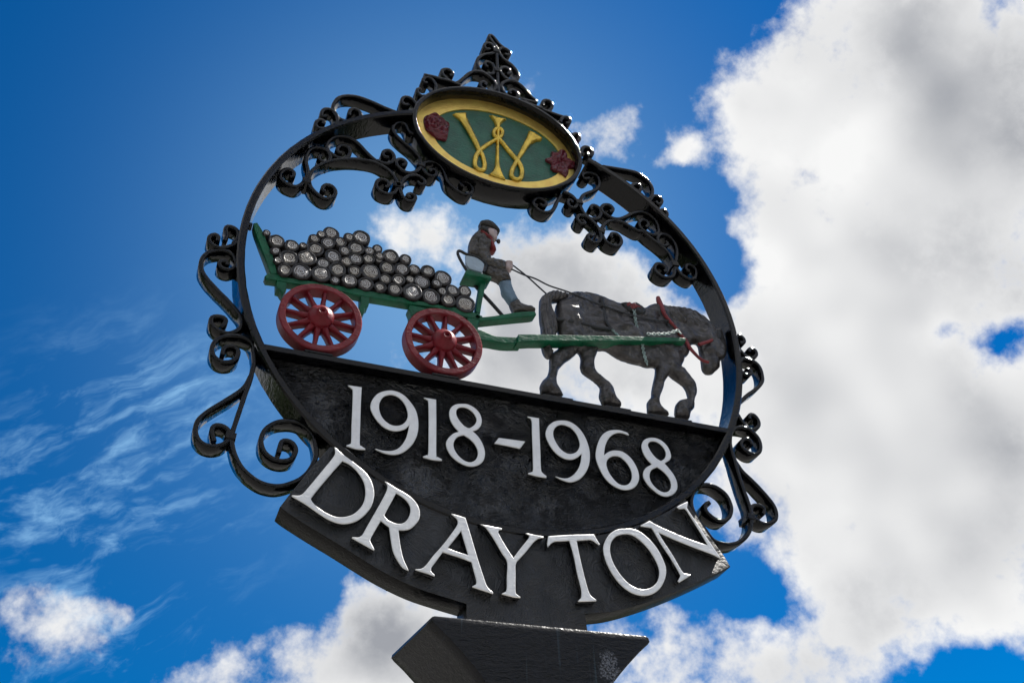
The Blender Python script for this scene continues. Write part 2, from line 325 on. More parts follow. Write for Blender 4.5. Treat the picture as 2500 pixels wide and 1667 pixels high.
# ------------------------------------------------------------------ traced geometry (tenths of a millimetre, sign plane: x right, z up)
RING=([0.49914, 0.00144, -0.00235, 0.00181, -0.00094, -0.0003, 0.00325, -0.00086, 0.00052])
RING_ARC=(1.9574,1.1331)
OVAL=(0.4441,0.1901,0.1482)
GREEN=(0.0129,0.4522,0.1513,0.1041)
SHELF_Z=-0.2203
SCROLLS=[[-2278,4591,-2536,4641,-2822,4722,-3105,4761,-3353,4699,-3512,4562,-3594,4344,-3590,4160,-3518,4004,-3391,3930,-3228,3950,-3070,4061,-3016,4191,-3055,4320,-3168,4361,-3251,4255,-3252,4124],
[-3603,3652,-3503,3769,-3492,3933,-3551,4094,-3663,4153,-3769,4113,-3822,3992,-3793,3882,-3716,3931],
[-3651,3575,-3766,3506,-3872,3503,-3919,3589,-3892,3694,-3832,3755,-3756,3743,-3777,3648],
[-1795,4909,-1838,4995,-1889,5079,-1953,5138,-2037,5157,-2113,5117,-2156,5028,-2154,4947,-2115,4900,-2052,4888,-2004,4927],
[-1562,5368,-1621,5354,-1727,5321,-1799,5381,-1824,5477,-1790,5526,-1742,5518],
[-1409,5604,-1398,5804,-1459,5942,-1544,6017,-1629,5992,-1688,5905,-1693,5831,-1638,5799,-1593,5826],
[-825,6040,-972,6063,-1132,6082,-1314,6073,-1436,6079,-1593,6070,-1672,6057],
[-1046,6089,-1083,6102,-1168,6168,-1242,6267,-1260,6370,-1205,6448,-1119,6492,-1045,6457,-1005,6381,-1027,6307,-1076,6300],
[86,7743,91,7499,86,6917,87,6354,98,6119],
[96,7747,51,7897,-25,8015,-81,8122,-65,8213,1,8208,77,8109,159,7974,287,7868],
[-86,7690,-113,7645,-172,7633,-216,7704,-201,7799,-134,7868,-55,7882,9,7820,39,7713,42,7616,-39,7513,-170,7438,-302,7314,-382,7184,-417,7035,-394,6911,-326,6787,-239,6728,-137,6722,-47,6768,8,6885,6,7037,-49,7139,-126,7165,-197,7126,-219,7050,-188,6986,-143,6986],
[292,7632,337,7602,390,7624,420,7716,364,7811,260,7837,179,7776,139,7676,159,7566,245,7426,347,7351,449,7277,535,7157,595,7028,601,6878,517,6740,426,6703,335,6705,235,6768,174,6877,151,6963,194,7066,273,7118,363,7097,392,7003,363,6915,317,6896],
[-948,6055,-849,6158,-748,6318,-647,6488,-532,6628,-417,6694,-290,6717,-190,6673,-90,6600,-4,6485,31,6387,15,6270,-39,6157,-154,6094,-266,6123,-339,6186,-356,6271,-311,6354,-241,6382,-211,6329,-235,6279],
[393,6215,350,6244,372,6318,438,6371,513,6336,559,6224,529,6121,425,6062,300,6106,203,6233,157,6363,187,6496,267,6593,386,6678,515,6692,642,6629,765,6490,885,6313,1008,6158,682,6109,901,6010,1157,5993],
[1063,6025,1251,5937,1373,6074,1407,6248,1348,6341,1242,6324,1171,6227,1172,6126],
[1219,5948,1540,5909,1847,5877],
[1572,5671,1613,5802,1692,5895,1787,5910,1822,5821,1782,5705,1708,5692],
[1812,5288,1871,5380,1958,5434,2015,5375,2016,5262,1958,5185],
[2015,4761,2051,4939,2143,5049,2245,5034,2308,4931,2264,4791,2192,4794,2156,4851],
[2529,4538,2843,4576,3160,4613,3390,4608,3587,4495,3701,4314,3719,4132,3648,3909,3520,3803,3336,3824,3206,3941,3182,4093,3291,4222,3406,4219,3423,4104,3360,4017],
[3574,3741,3655,3885,3730,3981,3838,4004,3923,3930,3895,3802,3804,3747,3760,3812],
[3786,3467,3862,3569,3949,3596,3997,3519,3971,3420,3912,3402],
[-3593,1775,-3646,1805,-3646,1883,-3581,1969,-3479,1966,-3406,1871,-3403,1747,-3482,1633,-3606,1594,-3750,1672,-3874,1810,-3924,1973,-3923,2118,-3861,2303,-3721,2497,-3500,2684,-3219,2818,-2930,2897,-2663,2912,-2471,2843,-2305,2709,-2205,2535,-2178,2338,-2255,2155,-2392,2104,-2539,2149,-2610,2273,-2576,2413,-2485,2480,-2377,2441,-2360,2335,-2419,2272],
[-4288,1961,-4229,1999,-4230,2106,-4318,2161,-4414,2107,-4476,1971,-4439,1840,-4319,1755,-4168,1733,-4052,1841,-3979,2027,-3971,2247,-4018,2452,-4028,2635,-3978,2821,-3857,2939,-3701,2956,-3590,2861,-3560,2720,-3618,2588,-3714,2585,-3777,2665,-3752,2756],
[-2610,2949,-2806,3112,-3006,3334,-3174,3451,-3336,3460,-3493,3396,-3615,3236,-3656,3067,-3622,2945,-3511,2851,-3376,2802,-3260,2842,-3187,2962,-3181,3098,-3253,3189,-3359,3179,-3432,3069,-3412,2961,-3339,2967],
[-1915,4125,-1857,4189,-1834,4144,-1884,4062,-1958,4067,-2004,4157,-2051,4268,-2126,4316,-2228,4268,-2306,4165,-2324,4041,-2284,3908,-2201,3811,-2082,3707,-1949,3609,-1830,3485,-1740,3372,-1702,3242,-1721,3074,-1805,2925,-1904,2853,-2018,2835,-2133,2896,-2207,2991,-2224,3085,-2169,3168,-2083,3183,-2021,3114,-2044,3036,-2108,3024],
[-2630,2977,-2545,2946,-2432,2945,-2335,3007,-2275,3128,-2293,3264,-2375,3347,-2473,3303,-2512,3208,-2467,3133,-2382,3142],
[-1904,2151,-1960,2134,-1968,2188,-1906,2246,-1828,2233,-1803,2154,-1846,2065,-1929,2029,-2014,2060,-2086,2170,-2118,2313,-2108,2471,-2041,2630,-1931,2755,-1789,2811,-1674,2770,-1608,2673,-1643,2593,-1714,2580,-1765,2632],
[-1475,3045,-1504,3076,-1461,3131,-1395,3122,-1358,3044,-1387,2964,-1474,2915,-1575,2942,-1649,3038,-1665,3153,-1622,3259,-1521,3334,-1404,3364,-1301,3317,-1212,3183,-1168,3036,-1125,2870,-1052,2774,-936,2683,-805,2616,-688,2624,-598,2742,-581,2867,-638,2968,-742,2995,-831,2946,-839,2863,-773,2835],
[2546,2355,2505,2388,2552,2484,2663,2489,2740,2383,2733,2254,2655,2150,2536,2125,2424,2165,2345,2251,2308,2385,2306,2513,2357,2657,2458,2790,2586,2875,2737,2902,2885,2890,2954,2847,3192,2747,3313,2765,3436,2661,3621,2520,3704,2460,3804,2365,3878,2248,3926,2112,3947,1982,3949,1848,3919,1720,3853,1609,3755,1550,3643,1540,3549,1580,3470,1651,3457,1754,3510,1862,3594,1905,3681,1889,3740,1831,3714,1731,3666,1704],
[3833,2616,3876,2593,3874,2537,3796,2473,3717,2478,3658,2544,3650,2653,3686,2748,3777,2824,3893,2837,4000,2776,4075,2622,4089,2432,4059,2258,3998,2064,3985,1939,4012,1852,4056,1770,4125,1709,4230,1657,4320,1654,4409,1718,4467,1827,4486,1967,4452,2053,4366,2090,4289,2069,4237,1980,4255,1891,4310,1879],
[2546,3136,2615,3158,2640,3251,2587,3321,2482,3317,2401,3254,2355,3163,2376,3075,2466,3008,2578,2948,2713,2951,2872,3037,3055,3197,3072,3214,3292,3352,3473,3369,3638,3259,3713,3058,3700,2865,3594,2740,3491,2725,3371,2768,3256,2859,3250,3015,3339,3121,3452,3107,3463,2999,3389,2914],
[2138,3058,2097,3102,2158,3197,2248,3206,2322,3134,2335,3005,2258,2851,2149,2780,2047,2787,1964,2836,1900,2947,1855,3103,1866,3239,1940,3416,2070,3544,2215,3658,2333,3794,2396,3972,2382,4147,2284,4235,2130,4214,2016,4126,1994,4039,2065,3993,2153,4048],
[1482,3385,1612,3369,1710,3305,1774,3192,1772,3077,1699,2979,1626,2975,1560,3068,1582,3169,1656,3183,1674,3122],
[1861,2656,1914,2598,1880,2542,1808,2548,1749,2623,1750,2715,1828,2785,1945,2793,2057,2734,2163,2618,2236,2474,2258,2316,2230,2181,2140,2075,2040,2073,1960,2139,1953,2227,2016,2282,2058,2240],
[1415,3268,1363,3157,1311,3028,1240,2838,1145,2697,1042,2638,943,2635,833,2693,769,2802,768,2914,851,3015,966,3023,1047,2945,1034,2848,967,2809,913,2857],
[5110,241,5159,308,5216,342,5277,335,5328,278,5327,209,5279,157,5217,156],
[5135,-13,5224,-128,5286,-188,5366,-217,5472,-179,5552,-81,5549,14,5470,53,5400,14,5387,-50],
[5229,-540,5289,-540,5317,-587,5265,-663,5187,-687,5121,-655,5076,-573,5090,-438,5153,-305,5246,-264,5403,-278,5513,-345,5571,-478,5573,-650,5540,-774,5445,-911,5309,-1042,5123,-1196,4902,-1417],
[4794,-1728,4853,-1860,4900,-1938,4969,-2012,5071,-2025,5179,-1961,5242,-1861,5241,-1762,5185,-1674,5113,-1660,5050,-1711,5058,-1776],
[4590,-2149,4654,-2083,4757,-2031,4885,-2017,5006,-2037,5094,-2118,5165,-2235,5168,-2394,5116,-2520,5019,-2590,4915,-2599,4802,-2545,4736,-2462,4742,-2377,4819,-2299,4907,-2272,4972,-2313,4978,-2387],
[4558,-2155,4515,-2302,4490,-2465,4491,-2622,4513,-2722,4528,-2854,4542,-2995,4494,-2663,4514,-2798,4541,-3066,4575,-3352,4617,-3588,4652,-3800,4642,-4016,4576,-4237,4442,-4424,4266,-4562,4085,-4625,3916,-4632,3757,-4583,3638,-4427,3507,-4208,3434,-4010,3439,-3819,3524,-3644,3687,-3498,3888,-3454,4074,-3511,4204,-3632,4252,-3840,4195,-4030,4065,-4156,3914,-4168,3779,-4094,3708,-4010,3711,-3893,3814,-3828],
[4499,-2755,4631,-3006,4761,-3142,4928,-3316,5088,-3512,5188,-3672,5207,-3844,5143,-3983,4989,-4081,4856,-4090,4739,-4022,4671,-3926,4675,-3818,4752,-3741,4889,-3719,4962,-3795,4909,-3889],
[-5005,68,-5123,-66,-5255,-160,-5373,-194,-5481,-140,-5544,-46,-5526,45,-5451,96,-5394,55,-5392,-44],
[-5120,-8,-5065,107,-5069,265,-5153,357,-5257,360,-5294,286,-5257,152,-5275,4],
[-5167,-539,-5164,-483,-5218,-457,-5285,-489,-5296,-561,-5237,-627,-5135,-640,-5042,-574,-5008,-482,-5046,-368,-5120,-263,-5248,-215,-5385,-253,-5515,-346,-5593,-506,-5584,-722,-5479,-909,-5296,-1100,-5096,-1285,-4915,-1474,-4799,-1626,-4769,-1797,-4824,-1911,-4949,-2004,-5085,-1998,-5209,-1928,-5270,-1830,-5262,-1739,-5181,-1694,-5084,-1696,-5037,-1760,-5062,-1868,-5108,-1891],
[-5006,-2471,-4995,-2335,-4917,-2268,-4821,-2271,-4761,-2367,-4791,-2520,-4914,-2607,-5046,-2601,-5153,-2505,-5184,-2342,-5119,-2180,-4979,-2073,-4829,-2038,-4672,-2051,-4545,-2146,-4504,-2309,-4478,-2498,-4495,-2695,-4506,-2849,-4551,-3116,-4604,-3470,-4655,-3815,-4671,-3993,-4641,-4161,-4575,-4341,-4466,-4512,-4307,-4652,-4118,-4745,-3901,-4761,-3708,-4687,-3535,-4564,-3419,-4395,-3342,-4187,-3339,-3968,-3414,-3736,-3559,-3583,-3716,-3534,-3885,-3555,-4047,-3632,-4180,-3791,-4217,-3974,-4161,-4160,-4021,-4275,-3853,-4299,-3712,-4231,-3660,-4070,-3718,-3948,-3815,-3911,-3895,-3948,-3912,-4071,-3922,-4160],
[-4511,-2803,-4580,-3029,-4726,-3222,-4938,-3447,-5113,-3639,-5215,-3813,-5226,-3989,-5171,-4130,-5054,-4215,-4911,-4221,-4777,-4153,-4703,-4021,-4737,-3897,-4817,-3835,-4925,-3834,-4980,-3899,-4966,-4005,-4923,-4127]]
COLLARS=[[-3965,1942,-3965,2068],
[-2193,2408,-2191,2539],
[3963,1980,3955,2038],
[2280,2469,2257,2352],
[1825,3189,1841,3118],
[-4688,-3997,-4681,-3908],
[4639,-3995,4641,-3909],
[-1694,3164,-1707,3079],
[-2142,2422,-2125,2330],
[80,6934,84,6859],
[76,7650,80,7573]]
LETTERS=[('one',[-2902,-2646,-2663,-2640,-2661,-2986,-2652,-3368,-2641,-3754,-2621,-3794,-2545,-3839,-2547,-3869,-2693,-3883,-2858,-3859,-2860,-3830,-2805,-3796,-2789,-3751,-2798,-3471,-2805,-3092,-2814,-2767,-2832,-2715,-2894,-2670],[]),
('nine',[-2198,-2607,-2050,-2600,-1912,-2660,-1787,-2794,-1703,-2935,-1662,-3115,-1659,-3300,-1694,-3474,-1770,-3639,-1885,-3779,-2001,-3856,-2117,-3882,-2246,-3873,-2363,-3836,-2387,-3818,-2371,-3805,-2274,-3822,-2145,-3811,-2042,-3770,-1953,-3680,-1878,-3539,-1842,-3395,-1821,-3251,-1896,-3345,-2027,-3407,-2158,-3410,-2291,-3351,-2414,-3215,-2493,-3061,-2495,-2937,-2445,-2801,-2356,-2688],[[-2128,-2692,-2019,-2722,-1922,-2821,-1865,-2952,-1851,-3089,-1899,-3207,-1990,-3283,-2109,-3301,-2216,-3253,-2298,-3161,-2343,-3031,-2342,-2890,-2286,-2769,-2208,-2713]]),
('one',[-1572,-2626,-1347,-2625,-1341,-3115,-1339,-3726,-1318,-3774,-1238,-3812,-1244,-3846,-1397,-3858,-1569,-3838,-1570,-3812,-1504,-3770,-1481,-3721,-1481,-3142,-1491,-2718,-1509,-2674,-1569,-2646],[]),
('eight',[-905,-2624,-778,-2607,-652,-2654,-555,-2756,-518,-2893,-546,-3026,-618,-3118,-691,-3151,-606,-3225,-525,-3350,-477,-3511,-491,-3666,-562,-3784,-686,-3858,-822,-3866,-970,-3810,-1090,-3712,-1157,-3588,-1171,-3469,-1116,-3351,-1034,-3259,-945,-3211,-1020,-3132,-1088,-3019,-1115,-2882,-1087,-2749,-1003,-2660],[[-877,-2696,-779,-2701,-682,-2765,-624,-2866,-622,-2945,-672,-3034,-757,-3105,-840,-3074,-922,-2987,-977,-2887,-983,-2792,-948,-2729],[-856,-3267,-760,-3316,-665,-3407,-612,-3520,-607,-3610,-643,-3708,-726,-3775,-821,-3777,-928,-3713,-1009,-3607,-1038,-3490,-1014,-3394,-952,-3313]]),
('dash',[-214,-3196,-51,-3191,280,-3180,169,-3354,-57,-3341,-309,-3334],[]),
('one',[344,-2643,567,-2640,561,-2869,552,-3348,543,-3690,566,-3762,638,-3818,631,-3858,482,-3860,294,-3839,299,-3811,360,-3782,391,-3731,403,-3375,414,-2897,418,-2735,396,-2682,343,-2664],[]),
('nine',[983,-2604,1149,-2593,1293,-2665,1402,-2792,1476,-2973,1506,-3177,1480,-3403,1407,-3588,1292,-3746,1168,-3836,1050,-3872,909,-3849,801,-3806,813,-3790,912,-3807,1028,-3791,1150,-3701,1248,-3568,1303,-3434,1343,-3246,1237,-3351,1115,-3409,970,-3399,831,-3313,725,-3159,672,-3009,679,-2895,735,-2771,846,-2660],[[1036,-2697,1168,-2730,1264,-2834,1312,-2971,1318,-3083,1256,-3206,1170,-3269,1066,-3287,953,-3228,874,-3116,824,-2981,829,-2867,883,-2767,961,-2712]]),
('six',[2059,-2602,2183,-2591,2305,-2613,2339,-2657,2321,-2677,2207,-2653,2098,-2669,1983,-2740,1896,-2847,1828,-2990,1782,-3191,1885,-3101,2011,-3050,2163,-3051,2305,-3147,2394,-3291,2438,-3459,2415,-3620,2323,-3760,2194,-3835,2044,-3852,1873,-3788,1739,-3656,1654,-3467,1612,-3285,1636,-3105,1709,-2898,1799,-2750,1915,-2654],[[1998,-3177,2103,-3182,2200,-3261,2270,-3377,2294,-3499,2273,-3613,2209,-3709,2114,-3756,2011,-3742,1917,-3657,1841,-3529,1810,-3393,1835,-3293,1903,-3218]]),
('eight',[2802,-2632,2929,-2631,3046,-2693,3126,-2803,3156,-2946,3122,-3051,2998,-3154,3077,-3254,3154,-3369,3196,-3506,3182,-3651,3094,-3775,2961,-3851,2824,-3849,2684,-3763,2577,-3656,2518,-3525,2532,-3411,2607,-3303,2725,-3221,2644,-3135,2581,-3016,2561,-2873,2607,-2748,2695,-2669],[[2823,-2712,2916,-2725,3001,-2792,3049,-2900,3040,-2983,2996,-3057,2926,-3112,2838,-3068,2758,-2968,2710,-2862,2706,-2797,2749,-2742],[2827,-3265,2913,-3314,3008,-3410,3061,-3528,3052,-3640,2994,-3729,2896,-3768,2794,-3738,2699,-3652,2651,-3549,2658,-3437,2709,-3341]]),
('D',[-3102,-4061,-3074,-4072,-2947,-4170,-2836,-4243,-2710,-4329,-2569,-4442,-2483,-4564,-2429,-4721,-2423,-4868,-2463,-5036,-2561,-5197,-2685,-5316,-2824,-5379,-2952,-5391,-3108,-5351,-3267,-5269,-3467,-5150,-3692,-5042,-3687,-5020,-3605,-5014,-3538,-4981,-3464,-4868,-3350,-4672,-3210,-4431,-3115,-4262,-3081,-4179,-3084,-4133],[[-2956,-4298,-2857,-4331,-2746,-4411,-2646,-4531,-2586,-4657,-2563,-4802,-2579,-4952,-2632,-5077,-2731,-5194,-2857,-5263,-2984,-5283,-3115,-5253,-3248,-5187,-3356,-5104,-3399,-5039,-3332,-4912,-3216,-4716,-3075,-4483]]),
('R',[-2268,-4543,-2227,-4552,-2088,-4627,-1950,-4688,-1812,-4771,-1728,-4862,-1678,-4988,-1683,-5107,-1736,-5217,-1828,-5318,-1934,-5359,-2011,-5366,-1997,-5485,-1965,-5678,-1922,-5840,-1853,-5982,-1839,-6021,-1931,-5985,-2026,-5867,-2095,-5724,-2134,-5533,-2167,-5339,-2241,-5292,-2298,-5250,-2368,-5397,-2440,-5563,-2444,-5620,-2381,-5736,-2386,-5762,-2498,-5711,-2734,-5605,-2729,-5583,-2646,-5578,-2584,-5534,-2525,-5406,-2430,-5191,-2332,-4972,-2246,-4766,-2216,-4656,-2225,-4597],[[-2072,-4730,-1989,-4769,-1906,-4831,-1843,-4925,-1834,-5027,-1865,-5134,-1924,-5216,-2003,-5254,-2097,-5249,-2191,-5213,-2246,-5149,-2197,-5024,-2135,-4882]]),
('A',[-1164,-4944,-926,-4986,-885,-5123,-805,-5406,-714,-5733,-647,-5946,-602,-6086,-557,-6153,-492,-6199,-493,-6232,-664,-6196,-829,-6160,-829,-6141,-775,-6108,-762,-6058,-801,-5892,-837,-5747,-1012,-5699,-1303,-5642,-1402,-5800,-1482,-5927,-1482,-5987,-1430,-6034,-1429,-6064,-1551,-6032,-1735,-5996,-1736,-5978,-1644,-5960,-1564,-5883,-1449,-5709,-1332,-5556,-1201,-5362,-1080,-5165,-1055,-5084,-1079,-5023,-1152,-4968],[[-1002,-5237,-961,-5378,-892,-5626,-1059,-5599,-1220,-5559,-1130,-5427]]),
('Y',[-688,-5061,-311,-5084,-316,-5111,-362,-5124,-376,-5165,-324,-5274,-219,-5451,-135,-5573,-32,-5426,75,-5282,149,-5180,151,-5141,98,-5122,98,-5106,235,-5116,403,-5124,402,-5151,320,-5175,227,-5254,92,-5434,-39,-5592,-99,-5682,-112,-5901,-122,-6148,-97,-6193,-44,-6223,-51,-6245,-189,-6240,-354,-6218,-349,-6199,-294,-6169,-268,-6117,-259,-5920,-245,-5664,-332,-5518,-460,-5293,-555,-5152,-603,-5101],[]),
('T',[486,-5107,887,-5025,1314,-4953,1351,-5032,1406,-5123,1386,-5146,1315,-5098,1242,-5070,1121,-5092,991,-5121,1012,-5321,1049,-5582,1093,-5838,1135,-6019,1180,-6077,1246,-6112,1244,-6141,1085,-6166,926,-6188,931,-6164,974,-6124,992,-6079,995,-5965,950,-5712,910,-5395,856,-5140,714,-5168,595,-5192,518,-5248,471,-5310,458,-5279,471,-5188],[]),
('O',[1884,-4764,2042,-4746,2193,-4786,2350,-4904,2471,-5058,2543,-5218,2583,-5380,2561,-5533,2475,-5708,2350,-5841,2187,-5927,2019,-5947,1845,-5903,1680,-5779,1551,-5590,1474,-5392,1456,-5200,1510,-5040,1607,-4903,1740,-4805],[[1888,-4870,2027,-4873,2157,-4947,2282,-5069,2384,-5239,2440,-5399,2437,-5534,2372,-5677,2252,-5780,2109,-5832,1960,-5816,1820,-5732,1688,-5572,1602,-5390,1578,-5213,1622,-5054,1727,-4932]]),
('N',[2201,-4659,2390,-4538,2531,-4610,2837,-4708,3146,-4791,3460,-4849,3364,-4648,3239,-4407,3151,-4241,3108,-4198,3006,-4222,2961,-4196,2999,-4157,3199,-4038,3202,-4067,3172,-4155,3187,-4219,3355,-4504,3506,-4771,3673,-5049,3666,-5073,3513,-5016,3203,-4941,2818,-4838,2532,-4745,2617,-4913,2744,-5129,2876,-5402,2932,-5448,3034,-5450,3025,-5474,2796,-5626,2768,-5604,2828,-5514,2821,-5455,2700,-5212,2548,-4954,2424,-4705,2379,-4680,2207,-4677],[])]
NAME_EDGE=[-3147,-3986,-3440,-4460,-3678,-4886,-3831,-5174,-3725,-5249,-3394,-5428,-2935,-5656,-2534,-5865,-2167,-6044,-1710,-6213,-1277,-6312,-886,-6385,-890,-6693,1104,-6706,1088,-6323,1605,-6216,2184,-6007,2800,-5732,3450,-5398,3927,-5131,3846,-4956,3591,-4567,3336,-4089,3228,-3892]
LOGS=[(0,0,-4186,-485,139),(0,1,-3890,-428,192),(0,2,-3543,-394,187),(0,3,-3281,-473,97),(0,4,-3025,-435,150),(0,5,-2720,-400,158),(0,6,-2446,-419,126),(0,7,-2175,-409,149),(0,8,-1843,-383,195),(0,9,-1476,-380,189),(0,10,-1154,-404,150),(0,11,-811,-385,206),(1,0,-4325,-300,83),(1,1,-4146,-183,180),(1,2,-3821,-93,182),(1,3,-3522,-117,131),(1,4,-3251,-217,170),(1,5,-2936,-162,146),(1,6,-2642,-84,200),(1,7,-2360,-192,127),(1,8,-2117,-173,135),(1,9,-1891,-90,92),(1,10,-1661,-68,164),(1,11,-1381,-56,103),(1,12,-1264,-203,99),(1,13,-1061,-135,145),(1,14,-826,-81,139),(2,0,-4387,-69,96),(2,1,-4112,131,141),(2,2,-3911,181,76),(2,3,-3687,175,172),(2,4,-3352,92,166),(2,5,-3108,5,113),(2,6,-2935,146,148),(2,7,-2695,197,122),(2,8,-2501,238,82),(2,9,-2334,97,156),(2,10,-2059,136,157),(2,11,-1811,188,121),(2,12,-1555,210,146),(2,13,-1259,125,181),(3,0,-4393,170,153),(3,1,-3723,415,113),(3,2,-3470,378,141),(3,3,-3147,273,121),(3,4,-2937,412,170),(3,5,-2681,413,109),(3,6,-2504,316,102),(3,7,-2277,385,168),(3,8,-1998,381,127),(4,0,-4582,320,76),(4,1,-3610,550,84),(4,2,-3424,652,166),(4,3,-3242,482,133),(4,4,-3085,631,112),(4,5,-2855,690,179),(4,6,-2539,499,103)]
